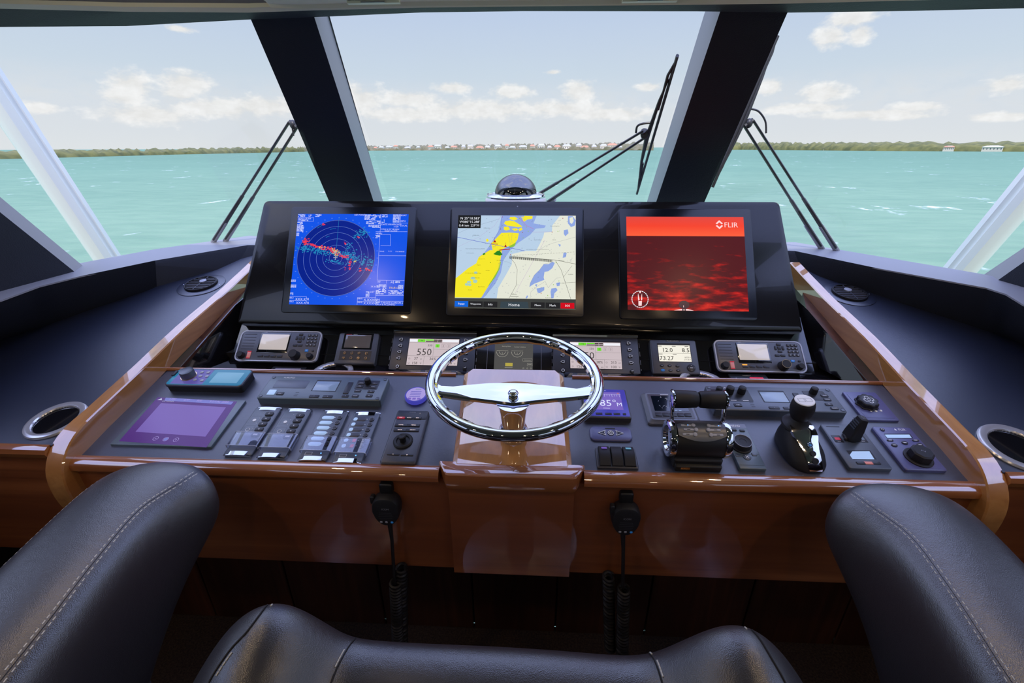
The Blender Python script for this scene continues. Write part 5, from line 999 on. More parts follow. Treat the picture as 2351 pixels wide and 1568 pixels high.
def joy_remote():
    d = Dev('joystick_remote', 'upright black remote keypad with small joystick left of the steering wheel', 'remote', PAN, [(1925, 100), (2262, 106), (1765, 658), (2150, 690)], .014, cr=C23); g = d.body('body_dark', .006, .003); w, h = d.w, d.d; z = .0142
    g.slab(0, h*.40, w*.96, h*.18, .004, .0135, .0144, 'button', .0003); g.text('GARMIN', 0, h*.455, .003, z+.0004, 'print_grey'); g.build('body', d.root)
    for px, py, m, t in ((1978, 186, 'key_red', 'STBY'), (2066, 188, 'button', 'AUTO'), (2157, 190, 'button', 'NAV')): d.key(px, py, w*.24, .0065, m, .002, .001, t, 'print_lit', .4)
    for px, py, t in ((1980, 265, 'HOME'), (2115, 268, 'MENU'), (1968, 318, 'BACK'), (2105, 320, 'SELECT')): d.key(px, py, w*.38, .0085, 'button', .002, .001, t, 'print_lit', .35)
    for px, py, t in ((1893, 580, '-'), (2043, 588, '+')): x, y = d.L(px, py); g = G(); g.slab(x, y, w*.36, .005, .002, .0135, .0155, 'button', .0006); g.rect(x, y, .003, .0008, .0157, 'print_lit'); (t == '+') and g.rect(x, y, .0008, .003, .0157, 'print_lit'); g.build('button', d.root)
    x, y = d.L(2000, 435, .016); g = G(); g.lathe([(.0235, .0138), (.0235, .0175), (.021, .020), (.016, .0195), (.0145, .0165), (.001, .016)], 'rubber', 40, (x, y, 0)); g.build('dial', d.root)
    g = G(); g.lathe([(.0075, .0155), (.007, .024), (.0088, .028), (.0088, .033), (.0065, .0345), (.001, .0335)], 'rubber', 24, (x, y, 0)); g.build('joystick', d.root)
    x, y = d.L(2185, 140); g = G(); g.ball((x, y, .014), .0024, .0024, .002, 'key_silver', 10, 5, True); g.build('sensor', d.root)
joy_remote()
def gauge():
    p = PAN.hit((955, 905), .012); M = PAN.frame(p-PAN.n*.012); t = thing('round_gauge', 'small round violet display left of the steering wheel', 'gauge', M); r = .0305
    g = G(); g.lathe([(r*.96, 0), (r, .003), (r, .010), (r*.97, .012), (r*.88, .0125)], 'd_violet', 48); g.build('bezel', t)
    g = G(); g.disc(0, 0, r*.86, .0127, 'purple_text', n=40); g.rect(r*.1, r*.62, r*.5, r*.2, .013, 'lcd_lilac')
    for i in range(4): g.rect(-.001, r*(.32-i*.22), r*.95, r*.05, .013, 'd_violet')
    for i in range(3): g.rect(r*(-.45+i*.42), -r*.60, r*.3, r*.24, .013, 'd_lilac')
    g.build('screen', t)
gauge()
def heading():
    d = Dev('heading_display', 'violet heading display reading 85 degrees partly behind the wheel rim', 'display', PAN, [(1334, 892), (1434, 894), (1342, 957), (1453, 961)], .016); w, h = d.w, d.d
    g = d.body('body_dark', .004, .002); g.slab(0, h*.02, w*.94, h*.93, .003, .0155, .0163, 'd_violet', .0003); g.build('body', d.root)
    g = G(); x0, y0, W_, H_ = -w*.36, -h*.24, w*.72, h*.62; g.rect(0, y0+H_/2, W_, H_, .0165, 'd_lilac'); g.text('85°', x0+W_*.98-.014, y0+H_*.38, H_*.36, .0168, 'd_text', al='r'); g.text('M', x0+W_*.98, y0+H_*.30, H_*.2, .0168, 'd_text', al='r'); g.text('2', x0+W_*.12, y0+H_*.38, H_*.36, .0168, 'd_text')
    g.line([(x0, y0+H_*.86), (x0+W_, y0+H_*.86)], .0006, .0168, 'd_text'); g.rect(x0+W_*.93, y0+H_*.93, W_*.06, H_*.05, .0168, 'key_coral')
    for i in range(13): g.rect(x0+W_*(i+.5)/13, y0+H_*.80, .0006, H_*(.10 if i % 3 else .16), .0168, 'd_text')
    g.rect(0, y0+H_*.08, W_*.2, .001, .0168, 'd_text'); g.text('GARMIN', 0, h*.43, .0022, .0166, 'd_text'); g.build('screen', d.root)
    for i, u in enumerate((-.18, .02, .2, .36)): g = G(); g.slab(w*u, -h*.38, w*.14 if i < 3 else w*.07, h*.06, .001, .016, .0178, 'button', .0005); g.build('button', d.root)
heading()
def greyd():
    d = Dev('monitor_instrument', 'grey framed small display behind the left throttle lever', 'display', PAN, [(915, 235), (1625, 240), (1025, 655), (1730, 655)], .014, cr=C24); w, h = d.w, d.d
    g = G(); g.loft([[(*p, z) for p in rrect(w*k, h*k, .008, 5)] for z, k in ((0, 1), (.006, 1), (.014, .88))], 'body_silver'); g.slab(0, 0, w*.80, h*.80, .003, .0135, .0143, 'body_grey', .0003); g.text('MARETRON' if False else 'SEA', -w*.05, h*.40, .0022, .0145, 'print_white') if False else None; g.rect(-w*.05, h*.385, w*.16, .0018, .0146, 'print_white'); g.build('frame', d.root)
    g = G(); g.rect(0, h*.09, w*.66, h*.50, .0146, 'lcd_dark'); R = random.Random(5)
    for _ in range(16): x = R.uniform(-.2, .05)*w; y = R.uniform(-.1, .3)*h; g.line([(x, y), (x+R.uniform(-.006, .006), y+R.uniform(-.005, .005))], .0006, .0148, 'print_white')
    for i in range(3): g.rect(w*(-.0+i*.08), -h*.14, w*.05, .0015, .0148, 'lcd_pale')
    g.build('screen', d.root)
    for i in range(5): g = G(); g.slab(w*(-.28+i*.14), -h*.28, w*.125, h*.11, .001, .0142, .0158, 'button', .0005); g.build('button', d.root)
greyd()
def rocker_block():
    d = Dev('rocker_block', 'block of three black rocker switches right of the wheel', 'switch', PAN, [(270, 1005), (822, 1015), (320, 1285), (895, 1295)], .006, cr=C24); w, h = d.w, d.d
    g = d.body('body_dark', .004, .002); g.build('frame', d.root)
    for i in range(3):
        x = w*(-.3+i*.3); a = w*.135; L = []
        for k in range(9): v = -1+k/4; yy = h*.44*v; zz = .007+.011*cos(v*1.25)+.002*v; L.append([(x-a, yy, .005), (x+a, yy, .005), (x+a, yy, zz), (x+a*.9, yy, zz+.0012), (x-a*.9, yy, zz+.0012), (x-a, yy, zz)])
        g = G(); g.loft(L, 'rubber'); rk = g.build('rocker', d.root)
        if i != 1: g = G(); zz = .0185; v = .62; g.add([(x-a*.5, h*.44*.5, .0205), (x+a*.5, h*.44*.5, .0205), (x+a*.5, h*.44*.80, .0170), (x-a*.5, h*.44*.80, .0170)], [(0, 1, 2, 3)], 'd_lilac' if i == 0 else 'teal_screen'); g.build('lit_mark', rk)
rocker_block()
def throttle():
    c = PAN.hit(((1525+1648)/2, 1072)); c2 = PAN.hit((1587, 1030)); M = PAN.frame(V((c2.x-.003, c2.y-.013*cos(PAN.a), c2.z-.013*sin(PAN.a))))
    t = thing('throttle_control', 'twin lever engine throttle with chrome arms and black grips', 'throttle', M); inv = M.inverted()
    R = .041; zc = .049; W2 = .0525
    # work in the panel frame: x across, y up the slope, z off the panel
    def cylx(g, x0, x1, prof, m, n=40, yc=0, z_=zc):
        L = [[(x0+(x1-x0)*u, yc+r*cos(2*pi*i/n), z_+r*sin(2*pi*i/n)) for i in range(n)] for u, r in prof]; g.loft(L, m)
    g = G(); cylx(g, -W2, W2, [(0, R*.97), (.02, R), (.98, R), (1, R*.97)], 'rubber'); g.slab(0, -.004, W2*2.05, .082, .006, 0, .028, 'rubber', .004); g.rect(-.032, -.052, .001, .001, .0, 'black'); g.build('body', t)
    g = G(); g.slab(0, -.012, W2*1.95, .084, .004, 0, .016, 'black', .002); g.build('base', t)
    g = G(); g.add([(-.040, -.0545, .005), (-.020, -.0545, .005), (-.020, -.0540, .013), (-.040, -.0540, .013)], [(0, 1, 2, 3)], 'gold'); g.build('name_plate', t)
    g = G(); L = []
    for i in range(13):                       # curved key plate on top of the drum
        u = -1+i/6; x = u*W2*1.0; hw = .30+.30*(1-u*u); L.append([(x, (R+.0035)*cos(a), zc+(R+.0035)*sin(a)) for a in [rad(106)+hw*k/3 for k in range(-3, 4)]])
    g.loft(L, 'body_slate', False, False, False); L2 = []
    g.build('key_plate', t)
    def onp(u, a, s=0): return V((u*W2, (R+.004+s)*cos(a), zc+(R+.004+s)*sin(a)))
    for r, (aa) in enumerate((rad(93), rad(107), rad(121))):
        for s in (-1, 1):
            g = G(); T = Matrix.Translation(onp(s*(.40 if r != 1 else .33), aa)) @ Matrix.Rotation(aa-pi/2, 4, 'X'); g.T = T
            g.slab(s*.008, 0, .030, .0052, .0026, -.001, .0010, 'key_silver', .0004); g.cyl(-s*.004, 0, .0044, -.001, .0026, 'key_silver', .0007, 20); g.rect(s*.012, 0, .007, .0016, .0012, 'print_dark')
            if r == 0: g.disc(s*.017 if s > 0 else -.008, .0, .0011, .0015, 'e_blueled', n=10)
            g.build('button', t)
    for s in (-1, 1):
        g = G(); x0 = s*W2; L = []
        for dx, r in ((0, R*1.0), (.002, R*1.04), (.008, R*1.05), (.014, R*1.0), (.016, R*.86), (.014, R*.72), (.008, R*.62), (.008, R*.2), (.008, .001)): L.append([(x0+s*dx, r*cos(2*pi*i/48), zc+r*sin(2*pi*i/48)) for i in range(48)])
        g.loft(L, 'chrome'); g.build('side_disc', t)
        # arm rises from the disc and leans back over the panel
        top = inv @ ony((1534 if s < 0 else 1664, 915), c2.y+.028); ang = 0
        p0 = V((s*(W2+.004), R*.55, zc+R*.75)); p2 = V((s*(W2+.006), .044, .122)); g = G(); L = []
        for k in range(7):
            f = k/6; c = p0.lerp(p2, f)+V((0, -.006*sin(pi*f), 0)); wd = .0085-.0025*sin(pi*f); tt = (p2-p0).normalized(); nn = V((0, -tt.z, tt.y))
            L.append([tuple(c+nn*wd*cos(a)+V((1, 0, 0))*.0045*sin(a)) for a in [2*pi*q/12 for q in range(12)]])
        g.loft(L, 'chrome'); arm = g.build('lever_arm', t)
        g = G(); cylx(g, s*(W2+.004), s*.0018, [(0, .0175), (.03, .0210), (.5, .0205), (.94, .0190), (1, .0165)], 'rubber', 28, .047, .127); g.build('grip', arm)
        g = G(); cylx(g, s*(W2+.0035), s*(W2+.0095), [(0, .0212), (.3, .0222), (.8, .0205), (1, .015)], 'chrome', 28, .047, .127); g.build('end_cap', arm)
throttle()
def simrad():
    d = Dev('autopilot_remote', 'slim autopilot keypad with round dial between throttle and joystick', 'remote', PAN, [(120, 706), (422, 702), (345, 1355), (768, 1355)], .010, cr=C25); w, h = d.w, d.d
    g = d.body('body_teal', .002, .001); g.rect(0, h*.44, w*.98, h*.10, .0102, 'body_silver'); g.text('SIMRAD', 0, h*.44, .0062, .0104, 'print_white')
    for v in (.11, -.2, -.43): g.rect(0, h*v, w*.94, .0006, .0103, 'print_dark')
    g.build('body', d.root)
    for px, py, m in ((205, 808, 'key_coral'), (282, 798, 'button'), (400, 808, 'button')): d.key(px, py, w*.2, .0062, m, .0018, .001)
    for px, py in ((215, 890), (575, 1150), (340, 1160)): d.key(px, py, w*.2, .009, 'body_slate', .001, .002)
    x, y = d.L(470, 1188); g = G(); g.cyl(x, y, .009, .0098, .0118, 'body_slate', .0006, 24); g.line([(x-.003, y-.003), (x+.003, y+.003)], .0012, .012, 'print_white'); g.line([(x-.003, y+.003), (x+.003, y-.003)], .0012, .012, 'print_white'); g.build('button', d.root)
    x, y = d.L(410, 960, .026); g = G(); g.lathe([(.0240, .0098), (.0235, .013), (.0205, .014), (.0205, .026), (.0195, .028), (.0165, .0268), (.008, .0262), (.0075, .0255), (.001, .0255)], 'rubber', 44, (x, y, 0)); g.torus(.0192, .0008, 'key_silver', 44, 6, (x, y, .0278)); g.build('dial', d.root)
simrad()
def joystick():
    p = PAN.hit((1835, 1035)); M = PAN.frame(p); t = thing('docking_joystick', 'large black docking joystick with chrome front plate and pale round top', 'joystick', M)
    g = G(); L = []          # base: rises from a wide foot to the collar, leaning up the slope
    for z, rx, ry, yc in ((0, .046, .066, .000), (.006, .0465, .066, .000), (.022, .0435, .060, .004), (.038, .036, .047, .014), (.052, .030, .034, .026), (.060, .026, .028, .031), (.063, .018, .020, .031)):
        L.append([(-.010*(z/.063)+rx*math.copysign(abs(cos(a))**.8, cos(a)), yc+ry*math.copysign(abs(sin(a))**.8, sin(a)), z) for a in [2*pi*k/48 for k in range(48)]])
    g.loft(L, 'rubber'); g.build('base', t)
    g = G(); L = []          # chrome tongue running down the front
    for y, z, wd in ((.022, .0625, .027), (.008, .0590, .0285), (-.004, .0545, .0275), (-.014, .0480, .0235), (-.028, .0400, .0195), (-.042, .0320, .0175), (-.054, .0225, .0165), (-.061, .0130, .0155), (-.064, .0060, .014)):
        xo_ = .006-.014*(z/.063); L.append([(xo_+u*wd, y+a_, z+b_) for u, a_, b_ in ((-1, .004, -.007), (-.97, -.0012, .0012), (-.5, -.002, .0030), (0, -.0025, .0036), (.5, -.002, .0030), (.97, -.0012, .0012), (1, .004, -.007))])
    g.loft(L, 'chrome', closed=True); g.build('front_plate', t, smooth=50)
    for i, (y, z, r, m) in enumerate(((-.024, .0455, .006, 'e_blueled'), (-.041, .0365, .006, 'rubber'), (-.054, .0265, .0072, 'rubber'))):
        g = G(); g.T = Matrix.Translation((.006-.014*(z/.063), y-.001, z+.003)) @ Matrix.Rotation(rad(34+i*8), 4, 'X'); g.lathe([(r, -.003), (r, .0005), (r*.9, .0012), (r*.8, .0004), (.001, .0004)], 'chrome' if i == 0 else 'rubber', 24); 
        if i == 0: g.disc(0, 0, r*.5, .0009, 'key_blue')
        g.build('button', t)
    g = G(); g.lathe([(.031, .050), (.0335, .055), (.032, .059), (.024, .063), (.018, .074), (.016, .080)], 'rubber', 40, (-.011, .031, 0)); g.build('collar', t)
    T = Matrix.Translation((-.011, .033, .074)) @ Matrix.Rotation(rad(-5), 4, 'Y') @ Matrix.Rotation(rad(-4), 4, 'X') @ Matrix.Diagonal((.88, .88, .95, 1))
    g = G(); g.T = T; g.lathe([(.016, .0), (.021, .004), (.0265, .018), (.0285, .032), (.0275, .044), (.0255, .052), (.023, .0555), (.0225, .0545)], 'rubber', 44); g.build('grip', t)
    g = G(); g.T = T; g.lathe([(.0232, .050), (.0232, .0562), (.0215, .0575), (.001, .0578)], 'print_white', 40); 
    for s in (-1, 1): g.line([(s*.0085-.007, -.0075), (s*.0085+.007, -.0075), (s*.0085+.007, .0055), (s*.0085-.007, .0055)], .0006, .0581, 'print_dark', True)
    g.build('top_cap', t)
joystick()
def knob_panel():
    d = Dev('thruster_panel', 'square blue grey panel with black lobed knob beside the right rail', 'control panel', PAN, [(370, 135), (880, 135), (722, 578), (1265, 578)], .006, cr=C26); w, h = d.w, d.d
    g = d.body('body_violet', .004, .001); g.slab(0, 0, w*.84, h*.86, .002, .0058, .0066, 'body_violet', .0003); g.build('body', d.root)
    x, y = d.L(770, 275, .018); g = G(); L = []
    for z, k in ((.0065, 1.05), (.009, 1.05), (.010, .95), (.020, .93), (.022, .85)): L.append([(x+.0245*k*(1+.07*cos(8*a))*cos(a), y+.0245*k*(1+.07*cos(8*a))*sin(a), z) for a in [2*pi*q/64 for q in range(64)]])
    g.loft(L, 'rubber'); g.disc(x, y, .0165, .0222, 'button'); r = .0125
    P = [(x+r*k*cos(a), y+r*k*sin(a)) for a, k in [(2*pi*q/16+.2, (1, .95, .55, .95)[q % 4]) for q in range(16)]]; g.line(P, .0013, .0226, 'print_white', True); g.ring(x, y, .004, .001, .0226, 'print_white', n=18); g.build('knob', d.root)
    for px, py in ((815, 435), (893, 440), (970, 432)): x, y = d.L(px, py); g = G(); g.ball((x, y, .0065), .0032, .0032, .0022, 'print_white', 14, 5, True); g.build('light', d.root)
knob_panel()
def lever_unit():
    d = Dev('steering_lever_unit', 'dark autopilot panel with upright black steering lever and small lit screen', 'control panel', PAN, [(5, 640), (652, 648), (512, 1332), (1130, 1335)], .010, cr=C26); w, h = d.w, d.d
    g = d.body('body_slate', .004, .0015); g.text('ROBERTSON', -w*.22, h*.44, .003, .0102, 'print_dark') if False else g.rect(-w*.22, h*.44, w*.34, .002, .0102, 'print_dark')
    for (px, py, m) in ((290, 868, 'key_red'), (665, 868, 'body_teal')): x, y = d.L(px, py); g.slab(x, y, w*.22, h*.17, .001, .0098, .0104, 'button', .0002); g.rect(x, y, w*.13, h*.06, .0106, m); g.rect(x, y-h*.06, w*.08, .001, .0106, 'print_white')
    g.build('body', d.root)
    g = G(); P = [d.L(*p) for p in ((425, 1052), (800, 1050), (905, 1192), (540, 1195))]; g.poly(P, .0103, 'print_dark'); P = [d.L(*p) for p in ((520, 1068), (790, 1066), (868, 1192), (525, 1188), (482, 1125))]; g.poly(P, .0106, 'lcd_pale'); g.build('screen', d.root)
    for i, (px, m) in enumerate(((655, 'button'), (775, 'key_coral'), (895, 'button'))): d.key(px, 1250, w*.2, .0075, m, .0018, .001, ('PORT', 'MODE', 'STBD')[i] if False else None)
    x, y = d.L(490, 850, .01); g = G(); g.lathe([(.016, .0098), (.0155, .014), (.010, .017)], 'rubber', 28, (x, y, 0)); g.T = Matrix.Translation((x, y, .012)) @ Matrix.Rotation(rad(-6), 4, 'X') @ Matrix.Rotation(rad(8), 4, 'Y')
    L = []
    for z, a, b in ((0, .013, .016), (.012, .0125, .0165), (.030, .0115, .015), (.050, .0095, .012), (.058, .0085, .0105), (.060, .006, .008)): L.append([(px, py, z) for px, py in rrect(2*a, 2*b, .0045, 4)])
    g.loft(L, 'rubber')
    for k in range(4): g.box(-.0135+k*.0006, -.0128+k*.0006, -.010, .010, .030+k*.006, .033+k*.006, 'body_slate')
    for k in range(6): g.rect(-.003+(k % 3)*.003, -.004+(k//3)*.006, .0012, .003, .0602, 'print_grey')
    g.build('lever', d.root)
    for s in (-1, 1): g = G(); g.ball((x+s*.016, y-.008, .014), .004, .004, .004, 'rubber', 12, 6); g.build('pivot_cap', d.root)
lever_unit()
def camera_control():
    d = Dev('camera_control', 'violet camera control panel with big faceted black puck near the right rail', 'control panel', PAN, [(820, 680), (1402, 680), (1388, 1360), (2035, 1360)], .008, cr=C26); w, h = d.w, d.d
    g = d.body('body_violet', .005, .002); f = d.L; g.text('FLIR', *f(1300, 726), .0065, .0083, 'print_white'); x, y = f(1198, 726); g.poly([(x-.0025, y), (x, y+.004), (x+.0025, y), (x, y-.004)], .0083, 'print_white'); g.poly([f(1020, 790), f(1425, 790), f(1478, 862), f(1065, 862)], .0082, 'print_dark'); g.build('body', d.root)
    g = G(); g.poly([f(1028, 805), f(1415, 805), f(1452, 858), f(1070, 858)], .0086, 'lcd_pale'); g.build('screen', d.root)
    x, y = f(992, 726); g = G(); g.cyl(x, y, .0052, .0078, .0094, 'button', .0005, 20); g.ring(x, y, .0025, .0006, .0096, 'print_white', n=14); g.build('power_button', d.root)
    for i, (px, py, a) in enumerate(((1113, 896, 0), (1512, 898, 0), (1180, 972, 1), (1342, 935, 1), (1580, 968, 1))):
        x, y = f(px, py); g = G()
        if a: g.outline([(x+.0068*cos(q), y+.0052*sin(q)) for q in [2*pi*k/20 for k in range(20)]], .0078, .0098, 'button', .0005)
        else: g.slab(x, y, .014, .0048, .0015, .0078, .0098, 'button', .0005)
        g.rect(x, y, .0072, .0015, .0100, 'print_white'); g.build('button', d.root)
    x, y = f(1560, 1160, .010); g = G(); g.lathe([(.0285, .0078), (.0285, .0105), (.0265, .012)], 'rubber', 44, (x, y, 0)); g.loft([[(x+r*cos(2*pi*k/8+.3), y+r*sin(2*pi*k/8+.3), z) for k in range(8)] for r, z in ((.0235, .0115), (.0240, .020), (.0225, .029), (.019, .032))], 'rubber'); g.line([(x-.005, y), (x-.002, y+.003), (x+.002, y-.003), (x+.005, y)], .0008, .0323, 'print_grey'); g.build('puck', d.root)
camera_control()
# ------------------------------------------------------------------ hand microphones
def mic(label, top, cordpts, loop):
    p = ony(top, .80); t = thing('hand_microphone', label, 'microphone', Matrix.Translation(p), 'hand microphones')
    g = G(); g.T = Matrix.Rotation(pi/2, 4, 'X')
    P = []
    for i in range(40):
        a = 2*pi*i/40; x = .031*math.copysign(abs(cos(a))**.75, cos(a)); y = .040*math.copysign(abs(sin(a))**.8, sin(a)); P.append((x*(1+.0*y) * (1.06 if y > 0 else 1-.28*(abs(y)/.040)**1.6), y))
    g.loft([[(x*.9, y*.92, -.022) for x, y in P], [(x, y, -.015) for x, y in P], [(x, y, .004) for x, y in P], [(x*.93, y*.94, .010) for x, y in P], [(x*.8, y*.82, .012) for x, y in P]], 'rubber')
    g.text('ICOM', .001, .012, .0048, .0124, 'print_grey')
    for i in range(5): g.rect(0, .001-i*.005, .034-.003*abs(i-2), .0008, .0124, 'body_grey')
    g.build('body', t)
    g = G(); g.T = Matrix.Rotation(pi/2, 4, 'X'); g.slab(0, .050, .030, .030, .006, -.026, -.008, 'black', .003); g.build('hanger', t)
    g = G(); g.slab(-.031, .026, .010, .022, .004, -.010, .002, 'rubber', .002); g.v = [(x, -z, y) for x, y, z in g.v]; g.build('talk_button', t)
    for i, (x, m) in enumerate(((-.012, 'print_grey'), (.0, 'print_grey'), (.013, 'key_blue'))): g = G(); g.T = Matrix.Rotation(pi/2, 4, 'X'); g.slab(x, -.026+.003*abs(x)*40*0, .006, .005, .0015, .010, .0128, m, .0004); g.build('button', t)
    g = G(); pts = [ony(q, .80) for q in cordpts]; pts = [tuple(q-p) for q in pts]; g.tube([(0, .006, -.036), (0, .006, -.05)]+pts, .0042, 'rubber', 8, radii=[.009, .006]+[.0042]*len(pts)); 
    base = ony(loop[0], .80)-p; N = 300; turns = loop[2]; hh = (ony(loop[1], .80)-ony(loop[0], .80)); path = []
    for i in range(N): f = i/(N-1); a = 2*pi*turns*f; path.append(tuple(base+hh*f+V((.0125*cos(a), .0125*sin(a), 0))))
    g.tube(path, .0044, 'rubber', 6); 
    if len(loop) > 3:
        b2 = ony(loop[3], .80)-p; h2 = ony(loop[4], .80)-ony(loop[3], .80); path = []
        for i in range(N): f = i/(N-1); a = 2*pi*turns*f; path.append(tuple(b2+h2*f+V((.0115*cos(a), .012+.0115*sin(a), 0))))
        g.tube(path, .0042, 'rubber', 6)
    g.build('cord', t)
mic('black hand microphone hanging on the wooden fascia left of centre', (888, 1170), [(900, 1240), (903, 1290), (906, 1340)], ((908, 1335), (915, 1500), 26, (918, 1310), (922, 1500)))
mic('black hand microphone hanging on the wooden fascia right of centre', (1436, 1192), [(1431, 1260), (1430, 1320), (1430, 1350)], ((1432, 1350), (1428, 1510), 24, (1398, 1330), (1402, 1500)))
# ------------------------------------------------------------------ compass and wipers
def compass():
    p = ony((1184, 452), 1.685); base = V((p.x, 1.685, 1.318)); t = thing('compass', 'domed black magnetic compass on a white base behind the displays', 'compass', Matrix.Translation(base)); h = p.z-base.z
    g = G(); g.lathe([(.109, 0), (.109, h-.012), (.107, h-.006), (.100, h+.003)], 'gelcoat', 56); g.build('base', t)
    g = G(); g.lathe([(.103, h-.001), (.104, h+.004), (.100, h+.009), (.086, h+.013), (.082, h+.010)], 'chrome', 56); g.build('ring', t)
    g = G(); L = []; n = 40
    for j in range(15): a = pi/2*j/14*.995; L.append([(.074*cos(a)*cos(2*pi*i/n), .074*cos(a)*sin(2*pi*i/n), h+.010+.066*sin(a)) for i in range(n)])
    g.loft(L, 'dome_glass', False, True); g.build('dome', t)
    g = G(); g.lathe([(.068, h+.010), (.064, h+.022), (.03, h+.028)], 'black', 40); g.box(-.0014, .0014, -.066, -.062, h+.012, h+.032, 'print_white'); g.build('card', t)
    for s in (-1, 1): g = G(); g.cyl(s*.098, 0, .003, h+.004, h+.012, 'wiper_grey', n=10); g.build('screw', t)
compass()
def wiper(label, base_pts, head_pts, blade, onb, onh, hose=None, extra=None):
    B = [onb(p) for p in base_pts]; Hd = [onh(p) for p in head_pts]; t = thing('windscreen_wiper', label, 'wiper', Matrix.Translation(B[0])); o = B[0]
    for b, h in zip(B, Hd):
        d = (h-b); g = G(); pts = [b-d*.02, b+d*.16, b+d*.40, b+d*.405, h]; g.tube([tuple(q-o) for q in pts], .01, 'wiper_black', 8, radii=[.012, .0105, .009, .0068, .0064], flat=.6); g.build('arm', t)
    b, h = B[0], Hd[0]
    for b in B: d = (Hd[0]-B[0]).normalized(); g = G(); g.tube([tuple(b-d*.03-o), tuple(b+d*.10-o)], .010, 'wiper_grey', 10, radii=[.010, .009]); g.build('arm_foot', t)
    g = G(); m = (Hd[0]+Hd[1])/2; g.tube([tuple(Hd[0]-o), tuple(Hd[1]-o)], .009, 'wiper_black', 10); g.ball(tuple(m-o), .013, .012, .016, 'wiper_black', 12, 8); g.build('head', t)
    if blade:
        a, b = [onh(p) for p in blade]; d = b-a; n = WIN.n*.02; g = G(); g.tube([tuple(a-o), tuple(a+d*.5-o), tuple(b-o)], .0042, 'wiper_black', 8, flat=1.3); bl = g.build('blade', t)
        sd = (extra or V((-.018, 0, 0))); g = G(); g.tube([tuple(a+d*.12-o+sd*.3), tuple(a+d*.25-o+sd*.75), tuple(a+d*.5-o+sd*1.1), tuple(a+d*.68-o+sd*.9), tuple(a+d*.88-o+sd*.3)], .008, 'wiper_black', 8, radii=[.002, .0045, .0075, .005, .002]); g.build('blade_bridge', bl)
        g = G(); g.tube([tuple(a+d*.02-o), tuple(a+d*.10-o+sd*.55), tuple(a+d*.3-o+sd*.5)], .005, 'wiper_black', 8, radii=[.002, .004, .003]); g.tube([tuple(a+d*.7-o+sd*.5), tuple(a+d*.85-o+sd*.35), tuple(a+d*.98-o)], .005, 'wiper_black', 8, radii=[.003, .004, .002]); g.build('blade_claw', bl)
    if hose:
        pts = [onh(p) for p in hose]; g = G(); fine = []
        for i in range(len(pts)-1):
            p0 = pts[max(i-1, 0)]; p1 = pts[i]; p2 = pts[i+1]; p3 = pts[min(i+2, len(pts)-1)]
            for k in range(6): u = k/6; fine.append(.5*((2*p1)+(-p0+p2)*u+(2*p0-5*p1+4*p2-p3)*u*u+(-p0+3*p1-3*p2+p3)*u**3))
        fine.append(pts[-1]); g.tube([tuple(q-o) for q in fine], .0032, 'wiper_black', 8); g.build('washer_hose', t)
out = lambda p: win(p)+WIN.n*.03
zs_ = 1.6-.37
def ol(p): q = onz(p, zs_+.02); return q+V((q.x, q.y, 0)).normalized()*.03
def far(Y): return lambda p: ony(p, Y)
wiper('black double arm wiper outside the left window', [(496, 548), (524, 546)], [(664, 280), (682, 292)], None, ol, far(1.80), hose=[(671, 292), (674, 312)])
wiper('black double arm wiper outside the right window', [(1912, 566), (1878, 562)], [(1729, 276), (1709, 290)], [(1786, 82), (1636, 430)], ol, far(1.78), hose=[(1724, 250), (1742, 256), (1757, 278), (1759, 306)], extra=V((.01, 0, 0)))
wiper('black double arm wiper with upright blade outside the middle window', [(1180, 492), (1232, 493)], [(1478, 316), (1484, 330)], [(1557, 146), (1463, 458)], lambda p: win(p)+WIN.n*.025, lambda p: win(p)+WIN.n*.025, hose=[(1461, 320), (1464, 306), (1476, 300), (1494, 298)])
